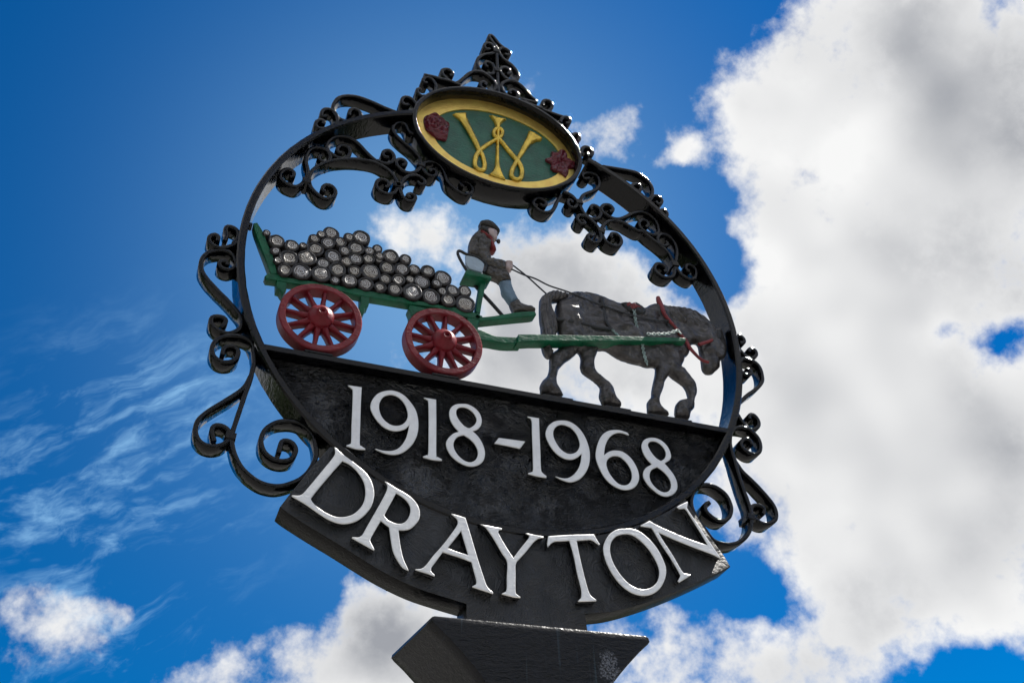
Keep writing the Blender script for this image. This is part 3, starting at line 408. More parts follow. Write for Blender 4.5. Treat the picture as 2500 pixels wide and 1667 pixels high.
POLY={'tailboard':[-4833,517,-4769,552,-4729,493,-4647,361,-4536,99,-4406,-198,-4293,-562,-4412,-579,-4516,-319,-4686,87,-4801,378],
'rail':[-4508,-664,-4456,-584,-4325,-571,-4146,-596,-3857,-585,-3466,-556,-3182,-548,-2780,-525,-2501,-519,-2337,-524,-1864,-522,-1384,-521,-1020,-505,-713,-504,-492,-601,-531,-670,-777,-685,-1081,-656,-1384,-604,-1862,-641,-2333,-657,-2796,-679,-3174,-664,-3513,-679,-3849,-693,-4135,-718,-4311,-713,-4474,-727],
'bracket':[-4299,-682,-4118,-661,-4111,-780,-4108,-885,-4154,-990,-4199,-935,-4224,-889,-4280,-877],
'bracket.1':[-2788,-612,-2624,-603,-2626,-787,-2638,-871,-2698,-939,-2704,-1047,-2763,-1114,-2789,-1015,-2804,-926,-2777,-838],
'bracket.2':[-1890,-735,-1867,-647,-1522,-643,-1630,-738,-1738,-806,-1844,-953,-1858,-808],
'bracket.3':[-808,-535,-469,-562,-448,-640,-517,-712,-558,-777,-555,-912,-634,-931,-744,-794],
'footboard':[-568,-504,-477,-605,-249,-523,-26,-423,275,-295,610,-194,632,-270,573,-315,194,-450,-252,-612,-515,-711,-629,-642],
'seat_board':[-827,331,-804,412,-767,456,-508,427,-282,407,-283,356,-332,311,-510,327,-820,305],
'seat_post':[-459,402,-347,403,-374,219,-433,-90,-493,-482,-587,-461,-528,-59],
'seat_panel':[-785,858,-602,861,-468,802,-402,725,-452,503,-593,511,-712,526,-778,631],
'hound':[-669,-988,-613,-961,-501,-968,-390,-1002,-267,-1034,-131,-1022,293,-943,287,-1087,-5,-1152,-170,-1166,-338,-1167,-539,-1192,-616,-1163],
'shaft':[186,-955,468,-884,2733,-406,3794,-193,3785,-283,2718,-526,459,-1046,170,-1133],
'body':[-424,1926,-289,2007,-165,1941,-81,1843,-63,1767,-80,1722,-67,1634,-89,1594,-159,1594,-193,1488,-200,1346,-231,1239,-228,1063,-160,1034,-6,1037,149,1051,226,1033,233,928,195,840,80,838,-75,796,62,775,150,665,179,426,294,101,366,8,636,-53,641,-97,227,-236,168,-42,-3,229,-40,462,-174,540,-339,610,-381,732,-407,936,-663,1068,-659,1294,-611,1467,-452,1724],
'hand':[59,979,130,1014,191,1008,216,968,220,888,195,798,143,774,90,789,52,803],
'face':[-289,1788,-171,1802,-90,1765,-80,1707,-96,1678,-81,1652,-96,1621,-84,1585,-108,1544,-175,1544,-246,1608,-299,1689],
'hair':[-444,1813,-373,1823,-248,1830,-234,1783,-274,1741,-254,1626,-315,1658,-385,1678,-465,1689,-466,1735],
'cap':[-441,1928,-385,1965,-282,2002,-188,1983,-81,1886,-25,1780,-41,1747,-88,1754,-115,1790,-239,1839,-365,1829,-435,1818,-445,1876],
'jacket':[-453,1711,-556,1580,-635,1438,-671,1289,-682,1148,-687,1034,-627,998,-521,980,-416,931,-326,860,-265,876,-227,1038,-246,1134,-248,1232,-210,1302,-166,1394,-170,1512,-246,1590,-337,1664],
'sleeve':[-451,1526,-358,1513,-315,1386,-312,1189,-339,1045,-281,941,-219,966,-35,974,60,970,56,772,-74,713,-211,718,-346,764,-449,879,-522,1013,-533,1225,-514,1408],
'scarf':[-482,1661,-394,1659,-294,1596,-196,1516,-187,1423,-144,1316,-122,1228,-148,1205,-196,1226,-234,1255,-239,1348,-267,1459,-342,1538,-433,1611],
'trousers':[-393,612,-344,740,-252,799,-85,776,22,766,112,714,151,625,169,531,58,496,-50,435,-94,484,-184,507,-259,515,-349,548],
'sock':[-58,441,58,505,169,531,184,407,238,233,302,79,236,26,146,-52,58,76,-13,187,-24,315],
'boot':[136,-51,237,39,307,80,356,4,445,-32,567,-25,648,-66,644,-118,515,-154,316,-221,197,-276,183,-185],
'horse':[1172,295,1248,353,1368,529,1484,614,1652,673,1839,710,2024,713,2187,673,2331,628,2476,592,2663,595,2836,543,3002,584,3128,627,3242,727,3350,778,3433,787,3639,788,3849,820,4060,841,4225,829,4384,773,4516,685,4627,593,4713,483,4805,470,4873,439,4886,277,4916,98,4907,-66,4833,-243,4722,-290,4679,-413,4656,-541,4557,-641,4482,-723,4375,-760,4320,-730,4265,-671,4259,-550,4264,-460,4276,-322,4264,-212,4266,-75,4245,-16,4160,-35,4079,-95,4018,-223,4007,-293,3951,-396,3883,-444,3847,-553,3791,-654,3763,-737,3815,-758,3876,-876,3958,-989,4018,-1106,4027,-1232,3999,-1345,3949,-1440,3917,-1551,3896,-1681,3813,-1780,3776,-1870,3735,-1968,3630,-1970,3470,-1954,3473,-1806,3524,-1651,3615,-1560,3739,-1508,3803,-1469,3813,-1383,3797,-1259,3753,-1161,3647,-1087,3539,-1024,3470,-964,3397,-1066,3321,-1189,3286,-1302,3228,-1441,3174,-1556,3147,-1686,3162,-1786,3245,-1872,3308,-1957,3059,-1990,2880,-1995,2878,-1863,2886,-1760,2930,-1679,2998,-1592,3028,-1440,3080,-1261,3146,-1055,3174,-920,3174,-844,3015,-879,2863,-859,2728,-856,2591,-842,2415,-810,2262,-733,2144,-668,1980,-705,1941,-734,1906,-823,1848,-977,1836,-1100,1857,-1254,1968,-1368,2096,-1477,2175,-1558,2196,-1689,2235,-1816,2297,-1880,2296,-1971,2130,-1989,1958,-1995,1900,-1884,1883,-1792,1914,-1651,1906,-1556,1787,-1446,1639,-1360,1576,-1295,1545,-1204,1573,-1019,1557,-902,1526,-849,1468,-922,1354,-1048,1243,-1152,1130,-1295,1072,-1386,1038,-1509,1015,-1610,1022,-1743,1074,-1846,1118,-1931,1116,-1959,980,-1997,715,-2005,687,-1907,683,-1833,732,-1709,822,-1604,881,-1466,907,-1324,919,-1145,979,-1013,1089,-898,1151,-753,1163,-588,1130,-431,1104,-313,1104,-41,1127,155],
'tail':[1385,529,1249,511,1142,527,1014,483,902,400,806,289,774,132,757,-250,774,-412,770,-617,762,-901,810,-1089,917,-1148,971,-1033,937,-921,1008,-724,1089,-501,1122,-328,1080,-130,1019,24,1006,169,1055,246,1162,298,1282,350,1381,469],
'mane':[3505,749,3607,746,3818,780,4028,804,4193,792,4351,735,4483,648,4593,556,4678,444,4706,361,4621,236,4480,261,4359,279,4199,311,4044,367,3877,350,3710,321,3609,472],
'collar_pad':[3321,683,3471,737,3565,536,3678,330,3842,-1,3723,-51,3569,-8,3497,193,3408,427],
'saddle_pad':[2524,518,2593,549,2668,550,2751,560,2836,604,2941,560,3005,518,3058,461,3038,328,2936,280,2838,286,2742,313,2639,302,2573,373],
'saddle_fringe':[2588,468,2641,526,2691,554,2725,525,2722,513,2777,557,2824,538,2870,503,2936,473,2948,413,2870,422,2785,372,2703,352,2664,400,2618,399],
'blinker':[4672,327,4783,366,4774,200,4731,74,4617,70],
'cheek_plate':[4544,7,4731,74,4815,-91,4755,-309,4629,-383,4490,-301],
'base_plate':[640,-2126,1209,-2109,1207,-2128,639,-2148],
'base_plate.1':[1870,-2113,2375,-2098,2372,-2121,1868,-2136],
'base_plate.2':[2772,-2119,3646,-2093,3642,-2118,2769,-2144],
'rose':[-1633,4669,-1614,4803,-1527,4887,-1421,4964,-1297,4946,-1190,4857,-1065,4775,-1056,4651,-1083,4464,-1119,4240,-1241,4221,-1381,4233,-1521,4332,-1592,4432],
'leaf':[1178,4436,1285,4498,1330,4551,1333,4718,1413,4720,1473,4723,1514,4815,1661,4871,1704,4756,1715,4644,1802,4584,1889,4487,1844,4345,1723,4304,1694,4119,1633,3988,1537,4067,1446,4112,1353,4106,1283,4182,1314,4318,1285,4359,1202,4376],
'w_serif':[-969,5147,-900,5199,-654,5312,-643,5133,-613,4937,-722,4897,-829,5038],
'w_serif.1':[819,5250,950,5218,1152,5107,1109,5027,1012,4979,893,4859,784,4924,830,5097],
'w_stem':[-108,5451,58,5420,301,5444,203,5315,146,5163,110,4736,89,4223,90,3878,127,3672,208,3434,-4,3448,-197,3473,-86,3649,-28,3839,5,4194,32,4708,32,5069,-3,5266]}
STROKE={'rein':([140,796,193,797,428,711,673,662,950,549,1338,476,1655,384,1939,316,2226,269,2514,222,2733,200,2684,191,2979,183,3281,210,3592,279],[39,39,39,39,39,39,39,39,39,40,40,40,40,40,41]),
'rein.1':([201,940,262,934,535,789,761,637,1001,471],[39,39,39,39,39]),
'hame':([3379,861,3391,752,3429,632,3472,431,3553,288,3671,132,3768,-28,3860,-155],[83,134,113,82,81,81,80,80]),
'strap':([3868,-123,3939,-310,4072,-481,4179,-568,4319,-592],[80,90,70,69,60]),
'noseband':([4157,-188,4324,-99,4495,0],[81,71,72]),
'girth':([2758,502,2769,261,2771,33,2783,-190,2806,-323,2851,-397,2847,-618,2868,-831,2894,-1001],[60,60,59,59,58,58,58,57,57]),
'breeching':([1045,-277,1247,-259,1601,-246,1919,-273,2235,-250],[85,94,95,96,96]),
'hip_strap':([1585,523,1528,159,1534,-199],[89,87,86]),
'hip_strap.1':([2096,527,2101,152,2134,-96,2227,-242],[80,78,78,77]),
'chain':([2213,-264,2278,-332,2361,-400],[48,48,48]),
'chain.1':([2898,-308,3201,-232,3450,-151,3625,-47,3706,-107],[59,59,60,80,60]),
'seat_rail':([-757,467,-830,598,-903,748,-943,871,-928,940,-871,945,-767,901,-602,890,-467,831,-371,762,-363,669,-421,530],[56,56,57,57,57,57,57,57,57,57,57,57]),
'brace':([-631,500,-485,295,-237,26,22,-274],[75,75,74,74]),
'pipe':([-113,1540,-86,1528,-60,1515],[50,60,60]),
'w_line':([-738,5098,-650,4872,-546,4628,-443,4388,-375,4212,-306,4087,-266,3904,-262,3711,-318,3584,-406,3566,-478,3650,-480,3831,-431,4044,-329,4240,-190,4439,-41,4606,73,4722,159,4843,182,4981,129,5047,36,5018,-28,4892,-8,4770,91,4716,188,4610,283,4479,387,4339,491,4200,558,4074,595,3901,581,3701,513,3570,412,3544,343,3623,370,3826,438,4020,530,4250,612,4442,716,4694,843,4984,929,5185],[227,169,146,133,122,110,109,109,108,108,108,109,110,100,101,90,91,92,92,92,92,91,91,102,113,124,135,135,123,111,110,110,109,109,110,100,101,114,138,186,235])}
WHEELS=[(-0.3482, -0.1404, 0.0732), (-0.1243, -0.1404, 0.0729)]
CAP_LEFT=[-1575, -6837, -1432, -6956, -1271, -7099, -1024, -7391, -884, -7551, -746, -7755]
CAP_RIGHT=[1944, -6774, 1942, -6869, 1734, -7078, 1512, -7285, 1304, -7570]



def pts2(flat):
    return [(flat[i] / 1e4, flat[i + 1] / 1e4) for i in range(0, len(flat), 2)]


# ------------------------------------------------------------------ mesh helpers
COL = scene.collection
ORIGIN = {}          # world origin of every object we make (children are placed relative to the parent)


def link(name, me, mat, parent=None, origin=(0.0, 0.0, 0.0), smooth=35.0):
    """mesh data is in sign coordinates; `origin` (sign coordinates) becomes the object's own origin"""
    o = bpy.data.objects.new(name, me)
    COL.objects.link(o)
    og = Vector(origin)
    me.transform(Matrix.Translation(-og))
    wo = og + Vector((0, 0, ZC))
    ORIGIN[o] = wo
    if parent is not None:
        o.parent = parent
        o.location = wo - ORIGIN[parent]
    else:
        o.location = wo
    if mat:
        me.materials.append(MATS[mat])
    if smooth is not None:
        me.polygons.foreach_set('use_smooth', [True] * len(me.polygons))
        me.set_sharp_from_angle(angle=math.radians(smooth))
    return o


def empty(name, origin):
    o = bpy.data.objects.new(name, None)
    COL.objects.link(o)
    o.empty_display_size = 0.05
    o.location = Vector(origin) + Vector((0, 0, ZC))
    ORIGIN[o] = o.location.copy()
    return o


def tag(o, label=None, cat=None, group=None, kind=None):
    if label:
        o['label'] = label
    if cat:
        o['category'] = cat
    if group:
        o['group'] = group
    if kind:
        o['kind'] = kind
    return o


def mesh(name, verts, faces):
    me = bpy.data.meshes.new(name)
    me.from_pydata([tuple(v) for v in verts], [], faces)
    me.validate()
    bm = bmesh.new()
    bm.from_mesh(me)
    bmesh.ops.recalc_face_normals(bm, faces=bm.faces)
    bm.to_mesh(me)
    bm.free()
    return me


def catmull(P, step, closed=False, extra=None):
    """resample a polyline through its points; extra = per-point scalars carried along"""
    n = len(P)
    out, ex = [], []
    rng = range(n if closed else n - 1)
    for i in rng:
        if closed:
            p0, p1, p2, p3 = P[(i - 1) % n], P[i], P[(i + 1) % n], P[(i + 2) % n]
        else:
            p1, p2 = P[i], P[i + 1]
            p0 = P[i - 1] if i > 0 else (2 * p1[0] - p2[0], 2 * p1[1] - p2[1])
            p3 = P[i + 2] if i + 2 < n else (2 * p2[0] - p1[0], 2 * p2[1] - p1[1])
        L = math.hypot(p2[0] - p1[0], p2[1] - p1[1])
        k = max(2, int(L / step))
        for j in range(k):
            t = j / k
            t2, t3 = t * t, t * t * t
            out.append(tuple(0.5 * (2 * p1[q] + (p2[q] - p0[q]) * t + (2 * p0[q] - 5 * p1[q] + 4 * p2[q] - p3[q]) * t2
                                    + (3 * p1[q] - p0[q] - 3 * p2[q] + p3[q]) * t3) for q in (0, 1)))
            if extra:
                a, b = extra[i], extra[(i + 1) % n]
                ex.append(a + (b - a) * t)
    if not closed:
        out.append(P[-1])
        if extra:
            ex.append(extra[-1])
    return (out, ex) if extra else out


def smooth_outline(P, step, corner=42.0):
    """closed outline: curves are rounded, true corners are kept"""
    n = len(P)
    cs = []
    for i in range(n):
        a, b, c = P[i - 1], P[i], P[(i + 1) % n]
        t1 = math.atan2(b[1] - a[1], b[0] - a[0])
        t2 = math.atan2(c[1] - b[1], c[0] - b[0])
        dd = abs((t2 - t1 + math.pi) % (2 * math.pi) - math.pi)
        if math.degrees(dd) > corner:
            cs.append(i)
    if not cs:
        return catmull(P, step, True)
    out = []
    for q, i in enumerate(cs):
        j = cs[(q + 1) % len(cs)]
        seg = [P[i]]
        k = i
        while True:
            k = (k + 1) % n
            seg.append(P[k])
            if k == j:
                break
        if len(seg) == 2:
            out.append(seg[0])
        else:
            out += catmull(seg, step)[:-1]
    return out


def frames(C):
    n = len(C)
    T = []
    for i in range(n):
        a, b = C[max(0, i - 1)], C[min(n - 1, i + 1)]
        dx, dz = b[0] - a[0], b[1] - a[1]
        L = math.hypot(dx, dz) or 1e-9
        T.append((dx / L, dz / L))
    return T


def bar_mesh(name, C, t, y0, y1, ch=0.0012, closed=False, wob=0.0003):
    """flat iron strip bent along the curve C, its width running into the depth of the sign"""
    T = frames(C)
    if closed:
        n = len(C)
        T = []
        for i in range(n):
            a, b = C[i - 1], C[(i + 1) % n]
            L = math.hypot(b[0] - a[0], b[1] - a[1]) or 1e-9
            T.append(((b[0] - a[0]) / L, (b[1] - a[1]) / L))
    h = t / 2
    sec = [(-h + ch, y0), (h - ch, y0), (h, y0 + ch), (h, y1 - ch), (h - ch, y1), (-h + ch, y1), (-h, y1 - ch), (-h, y0 + ch)]
    V, F = [], []
    sx = random.random() * 50
    for i, (c, tt) in enumerate(zip(C, T)):
        nx, nz = -tt[1], tt[0]
        k = 1 + 0.10 * mnoise.noise((c[0] * 60 + sx, c[1] * 60, 0))
        for (s, y) in sec:
            V.append((c[0] + nx * s * k, y + wob * mnoise.noise((c[0] * 90, c[1] * 90, sx)), c[1] + nz * s * k))
    n = len(C)
    m = 8
    for i in range(n if closed else n - 1):
        j = (i + 1) % n
        for k in range(m):
            F.append((i * m + k, i * m + (k + 1) % m, j * m + (k + 1) % m, j * m + k))
    if not closed:
        F.append(tuple(range(m)))
        F.append(tuple((n - 1) * m + k for k in reversed(range(m))))
    return mesh(name, V, F)


def prism_mesh(name, outline, holes, y0, y1, bev=0.0008, res=1):
    """outline (with holes) given depth, edges softened"""
    cu = bpy.data.curves.new(name, 'CURVE')
    cu.dimensions = '2D'
    cu.fill_mode = 'BOTH'
    for P in [outline] + list(holes):
        s = cu.splines.new('POLY')
        s.points.add(len(P) - 1)
        for q, (x, z) in zip(s.points, P):
            q.co = (x, z, 0, 1)
        s.use_cyclic_u = True
    cu.extrude = abs(y1 - y0) / 2 - bev
    cu.bevel_depth = bev
    cu.bevel_resolution = res
    cu.offset = -bev
    ob = bpy.data.objects.new(name, cu)
    me = bpy.data.meshes.new_from_object(ob)
    bpy.data.objects.remove(ob)
    bpy.data.curves.remove(cu)
    yc = (y0 + y1) / 2
    me.transform(Matrix(((1, 0, 0, 0), (0, 0, -1, yc), (0, 1, 0, 0), (0, 0, 0, 1))))
    me.materials.clear()
    return me


def inside(px, pz, X, Zp):
    c = np.zeros(px.shape, bool)
    n = len(X)
    j = n - 1
    for i in range(n):
        cond = ((Zp[i] > pz) != (Zp[j] > pz))
        xi = (X[j] - X[i]) * (pz - Zp[i]) / (Zp[j] - Zp[i] + 1e-15) + X[i]
        c ^= cond & (px < xi)
        j = i
    return c


def seg_dist(px, pz, P):
    best = np.full(px.shape, 1e9)
    n = len(P)
    for i in range(n):
        ax, az = P[i]
        bx, bz = P[(i + 1) % n]
        dx, dz = bx - ax, bz - az
        L = dx * dx + dz * dz + 1e-15
        t = np.clip(((px - ax) * dx + (pz - az) * dz) / L, 0, 1)
        best = np.minimum(best, np.hypot(px - ax - t * dx, pz - az - t * dz))
    return best


def relief_mesh(name, P, yc, T, width, step, edge=0.25, back=1.0, fn=None):
    """cast figure: the outline P swells to the half thickness T within `width` of its edge"""
    P = [P[i] for i in range(len(P)) if math.hypot(P[i][0] - P[i - 1][0], P[i][1] - P[i - 1][1]) > 1e-5]
    X = np.array([q[0] for q in P])
    Zp = np.array([q[1] for q in P])
    gx, gz = np.meshgrid(np.arange(X.min(), X.max(), step), np.arange(Zp.min(), Zp.max(), step * 0.87))
    gx = gx + (np.arange(gx.shape[0]) % 2)[:, None] * step * 0.5
    gx, gz = gx.ravel(), gz.ravel()
    k = inside(gx, gz, X, Zp)
    gx, gz = gx[k], gz[k]
    dd = seg_dist(gx, gz, P)
    k = dd > step * 0.55
    gx, gz = gx[k], gz[k]
    vs = [Vector(q) for q in P] + [Vector((a, b)) for a, b in zip(gx, gz)]
    r = delaunay_2d_cdt(vs, [], [list(range(len(P)))], 1, 1e-7)
    V2, F2 = r[0], r[2]
    vx = np.array([v.x for v in V2])
    vz = np.array([v.y for v in V2])
    d = seg_dist(vx, vz, P)
    u = np.clip(d / width, 0, 1)
    h = T * (edge + (1 - edge) * np.sqrt(np.maximum(0, 1 - (1 - u) ** 2)))
    hf = h.copy()
    if fn is not None:
        w_ = np.clip(d / (width * 0.3), 0, 1)
        hf = h + w_ * np.array([fn(a, b) for a, b in zip(vx, vz)])
    n = len(V2)
    V = [(vx[i], yc - hf[i], vz[i]) for i in range(n)] + [(vx[i], yc + h[i] * back, vz[i]) for i in range(n)]
    F = [tuple(f) for f in F2] + [tuple(n + q for q in reversed(f)) for f in F2]
    cnt = {}
    for f in F2:
        for a, b in zip(f, list(f[1:]) + [f[0]]):
            cnt[(a, b)] = cnt.get((a, b), 0) + 1
    for (a, b) in cnt:
        if (b, a) not in cnt:
            F.append((b, a, n + a, n + b))
    return mesh(name, V, F)


def stroke_mesh(name, C, W, yc, depth, seg=10):
    """rounded strap or tube of varying width; depth = half depth (a number or one per point)"""
    T = frames(C)
    V, F = [], []
    n = len(C)
    for i, (c, t) in enumerate(zip(C, T)):
        nx, nz = -t[1], t[0]
        dp = depth[i] if isinstance(depth, list) else depth
        yy = yc[i] if isinstance(yc, list) else yc
        for k in range(seg):
            a = 2 * math.pi * k / seg
            s = math.cos(a) * W[i] / 2
            V.append((c[0] + nx * s, yy - math.sin(a) * dp, c[1] + nz * s))
    for i in range(n - 1):
        for k in range(seg):
            F.append((i * seg + k, i * seg + (k + 1) % seg, (i + 1) * seg + (k + 1) % seg, (i + 1) * seg + k))
    F.append(tuple(range(seg)))
    F.append(tuple((n - 1) * seg + k for k in reversed(range(seg))))
    return mesh(name, V, F)


def lathe_mesh(name, prof, cx, cz, seg=32, wob=0.0, caps=True):
    """turned about the depth axis; prof = [(radius, y)]"""
    V, F = [], []
    for (r, y) in prof:
        for k in range(seg):
            a = 2 * math.pi * k / seg
            rr = r * (1 + wob * mnoise.noise((math.cos(a) * 1.3 + cx * 77, math.sin(a) * 1.3 + cz * 77, 0.3)))
            V.append((cx + rr * math.cos(a), y, cz + rr * math.sin(a)))
    m = len(prof)
    for i in range(m - 1):
        for k in range(seg):
            F.append((i * seg + k, i * seg + (k + 1) % seg, (i + 1) * seg + (k + 1) % seg, (i + 1) * seg + k))
    if caps and prof[0][0] > 1e-6:
        F.append(tuple(range(seg)))
    if caps and prof[-1][0] > 1e-6:
        F.append(tuple((m - 1) * seg + k for k in reversed(range(seg))))
    return mesh(name, V, F)


def box_mesh(name, x0, x1, y0, y1, z0, z1, bev=0.0015):
    me = prism_mesh(name, [(x0, z0), (x1, z0), (x1, z1), (x0, z1)], [], y0, y1, bev)
    return me


RM = 0.5                                   # ring radius in metres
Y = lambda v: v * RM

# ------------------------------------------------------------------ the ground
gv = [(-400, -400, 0), (400, -400, 0), (400, 400, 0), (-400, 400, 0)]
gm = bpy.data.meshes.new('ground')
gm.from_pydata(gv, [], [(0, 1, 2, 3)])
ground = bpy.data.objects.new('ground', gm)
COL.objects.link(ground)
ground['kind'] = 'structure'
mt = bpy.data.materials.new('grass')
mt.use_nodes = True
gw = NT(mt.node_tree)
goc = gw.n('ShaderNodeTexCoord').outputs['Object']
gw.put(mt.node_tree.nodes['Principled BSDF'].inputs['Base Color'],
       gw.mix(gw.noise(goc, 3.0, 6, 0.6), (0.028, 0.040, 0.016, 1), (0.050, 0.058, 0.032, 1)))
mt.node_tree.nodes['Principled BSDF'].inputs['Roughness'].default_value = 0.9
gm.materials.append(mt)

pm = bpy.data.meshes.new('bounce_ground')  # pale unseen paving, added to bounce sunlight up onto the sign's front
pm.from_pydata([(-14, -16, 0.004), (16, -16, 0.004), (16, 14, 0.004), (-14, 14, 0.004)], [], [(0, 1, 2, 3)])
bounce = bpy.data.objects.new('bounce_ground', pm)
COL.objects.link(bounce)
bounce['kind'] = 'structure'
pmt = bpy.data.materials.new('pale_bounce')
pmt.use_nodes = True
pw_ = NT(pmt.node_tree)
poc = pw_.n('ShaderNodeTexCoord').outputs['Object']
pw_.put(pmt.node_tree.nodes['Principled BSDF'].inputs['Base Color'],
        pw_.mix(pw_.noise(poc, 9.0, 3, 0.65), (0.115, 0.112, 0.106, 1), (0.185, 0.18, 0.17, 1)))
pmt.node_tree.nodes['Principled BSDF'].inputs['Roughness'].default_value = 0.9
pm.materials.append(pmt)

# wooded belt round the open ground, standing below the lower edge of the picture
wv, wf = [], []
NB = 240
for i in range(NB):
    a = 2 * math.pi * i / NB
    rr = 44 + 5 * mnoise.noise((math.cos(a) * 3, math.sin(a) * 3, 0))
    for j in range(7):
        u = j / 6
        hh = 11.5 + 1.5 * mnoise.noise((math.cos(a) * 9, math.sin(a) * 9, 2.0))
        bul = 2.5 * math.sin(u * math.pi) + 1.6 * mnoise.noise((math.cos(a) * 22, math.sin(a) * 22, u * 5))
        wv.append(((rr - bul + u * 2) * math.cos(a), (rr - bul + u * 2) * math.sin(a), -0.2 + hh * u))
for i in range(NB):
    for j in range(6):
        k = (i + 1) % NB
        wf.append((i * 7 + j, k * 7 + j, k * 7 + j + 1, i * 7 + j + 1))
wm = bpy.data.meshes.new('distant_trees')
wm.from_pydata(wv, [], wf)
wood = bpy.data.objects.new('distant_trees', wm)
COL.objects.link(wood)
wood['kind'] = 'stuff'
wood['label'] = 'belt of dark trees round the open ground'
wood['category'] = 'trees'
wmt = bpy.data.materials.new('foliage')
wmt.use_nodes = True
ww = NT(wmt.node_tree)
woc = ww.n('ShaderNodeTexCoord').outputs['Object']
ww.put(wmt.node_tree.nodes['Principled BSDF'].inputs['Base Color'], ww.mix(ww.noise(woc, 1.5, 3, 0.6), (0.018, 0.032, 0.010, 1), (0.05, 0.075, 0.025, 1)))
wmt.node_tree.nodes['Principled BSDF'].inputs['Roughness'].default_value = 0.9
wm.materials.append(wmt)

# ------------------------------------------------------------------ post with flared head
CAPZ = -0.685
post = empty('sign_post', (0.015, Y(0.06), -ZC))
tag(post, 'square black painted timber post with a flared head under the village sign', 'post')


def post_head():
    FL, FR, BL = Vector((-0.159, -0.0465)), Vector((0.1855, -0.060)), Vector((-0.177, 0.108))
    W = (FR - FL).length
    table = [(0.0, 0.004), (0.003, 0.001), (0.008, 0.0), (0.013, 0.004), (0.019, 0.011), (0.027, 0.020), (0.038, 0.031), (0.049, 0.042), (0.062, 0.054), (0.075, 0.0655), (0.090, 0.0765), (0.108, 0.086), (0.130, 0.093), (0.160, 0.096)]
    V, F = [], []
    for dz, ins in table:
        lo, hi = ins / W, 1 - ins / W
        q = 0.012 if dz < 0.001 else 0.0
        cu, cv = 0.008, 0.018
        for (u, v) in ((lo + cu, q), (hi - cu, q), (hi, q + cv), (hi, 1 - q - cv), (hi - cu, 1 - q), (lo + cu, 1 - q), (lo, 1 - q - cv), (lo, q + cv)):
            pxy = FL + (FR - FL) * u + (BL - FL) * v
            V.append((pxy.x, pxy.y, CAPZ - dz))
    n = len(table)
    for i in range(n - 1):
        for k in range(8):
            F.append((i * 8 + k, i * 8 + (k + 1) % 8, (i + 1) * 8 + (k + 1) % 8, (i + 1) * 8 + k))
    F.append(tuple(range(8)))
    F.append(tuple((n - 1) * 8 + k for k in reversed(range(8))))
    return mesh('head', V, F), V[-8:]


hm, last = post_head()
bm = bmesh.new()
bm.from_mesh(hm)
bmesh.ops.subdivide_edges(bm, edges=[e for e in bm.edges if e.calc_length() > 0.05], cuts=6, use_grid_fill=True)
bm.to_mesh(hm)
bm.free()
link('head', hm, 'black_timber', post, (0.015, Y(0.06), CAPZ), 40)
SV = [(x, y, z + 0.002) for x, y, z in last] + [(x, y, -ZC) for x, y, z in last]
sh = mesh('shaft', SV, [(k, (k + 1) % 8, 8 + (k + 1) % 8, 8 + k) for k in range(8)] + [tuple(range(8)), tuple(reversed(range(8, 16)))])
link('shaft', sh, 'black_timber', post, (0.015, Y(0.06), CAPZ))
link('flashing', box_mesh('flashing', -0.10, 0.135, Y(-0.075), Y(0.18), CAPZ - 0.0005, CAPZ + 0.0025, 0.0008), 'flashing', post, (0, 0, CAPZ))

# ------------------------------------------------------------------ the sign itself
sign = empty('village_sign', (0.0, Y(0.06), CAPZ))
tag(sign, 'black wrought iron village sign with round frame, scrolls and raised white lettering', 'village sign')


def ring_r(t):
    b = [1.0] + [g(k * t) for k in (1, 2, 3, 4) for g in (math.cos, math.sin)]
    return sum(p * q for p, q in zip(RING, b))


a0, a1 = RING_ARC
a0 = a0 % (2 * math.pi)
a1 = a1 % (2 * math.pi)
span = (a1 + 2 * math.pi) - a0                         # from the left of the badge, round below, to its right
ringC = []
for i in range(161):
    t = a0 + span * i / 160
    ringC.append((ring_r(t) * math.cos(t), ring_r(t) * math.sin(t)))
link('ring', bar_mesh('ring', ringC, 0.0145, 0.0, Y(0.118), 0.0028), 'black_iron', sign)

# shelf on which the wagon stands
zs = SHELF_Z
xs = math.sqrt(RM * RM - zs * zs)
link('shelf', box_mesh('shelf', -xs + 0.004, xs - 0.004, 0.001, Y(0.117), zs - 0.011, zs, 0.0012), 'black_iron', sign)


# date board
def arc(r_off, t0, t1, n):
    return [((ring_r(t0 + (t1 - t0) * i / n) + r_off) * math.cos(t0 + (t1 - t0) * i / n),
             (ring_r(t0 + (t1 - t0) * i / n) + r_off) * math.sin(t0 + (t1 - t0) * i / n)) for i in range(n + 1)]


tz = math.asin(-zs / RM)
dl = [q for q in arc(-0.002, math.pi + tz, 2 * math.pi - tz, 80)]
date_board = link('date_board', prism_mesh('date_board', dl, [], Y(0.05), Y(0.07), 0.0005), 'black_board', sign)

# name board with the neck that stands on the post
NE = pts2(NAME_EDGE)
tl = math.atan2(NE[0][1], NE[0][0]) % (2 * math.pi)
tr = math.atan2(NE[-1][1], NE[-1][0]) % (2 * math.pi)
inner = arc(0.0, tl, tr, 60)
iL, iR = 11, 14                     # the neck's corners
edge = []
NE[12] = (NE[11][0] - 0.001, CAPZ + 0.001)
NE[13] = (NE[14][0] + 0.004, CAPZ + 0.001)
bl = catmull(NE[3:12], 0.01)
br = catmull(NE[14:20], 0.01)
brow = NE[0:3] + bl + [NE[12], NE[13]] + br + NE[20:]
name_board = link('name_board', prism_mesh('name_board', brow + list(reversed(inner[1:-1])), [], 0.0022, Y(0.100), 0.0012), 'black_name', sign)

name_board.data.materials.append(MATS['black_shaded_edge'])
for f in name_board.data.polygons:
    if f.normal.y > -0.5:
        f.material_index = 1

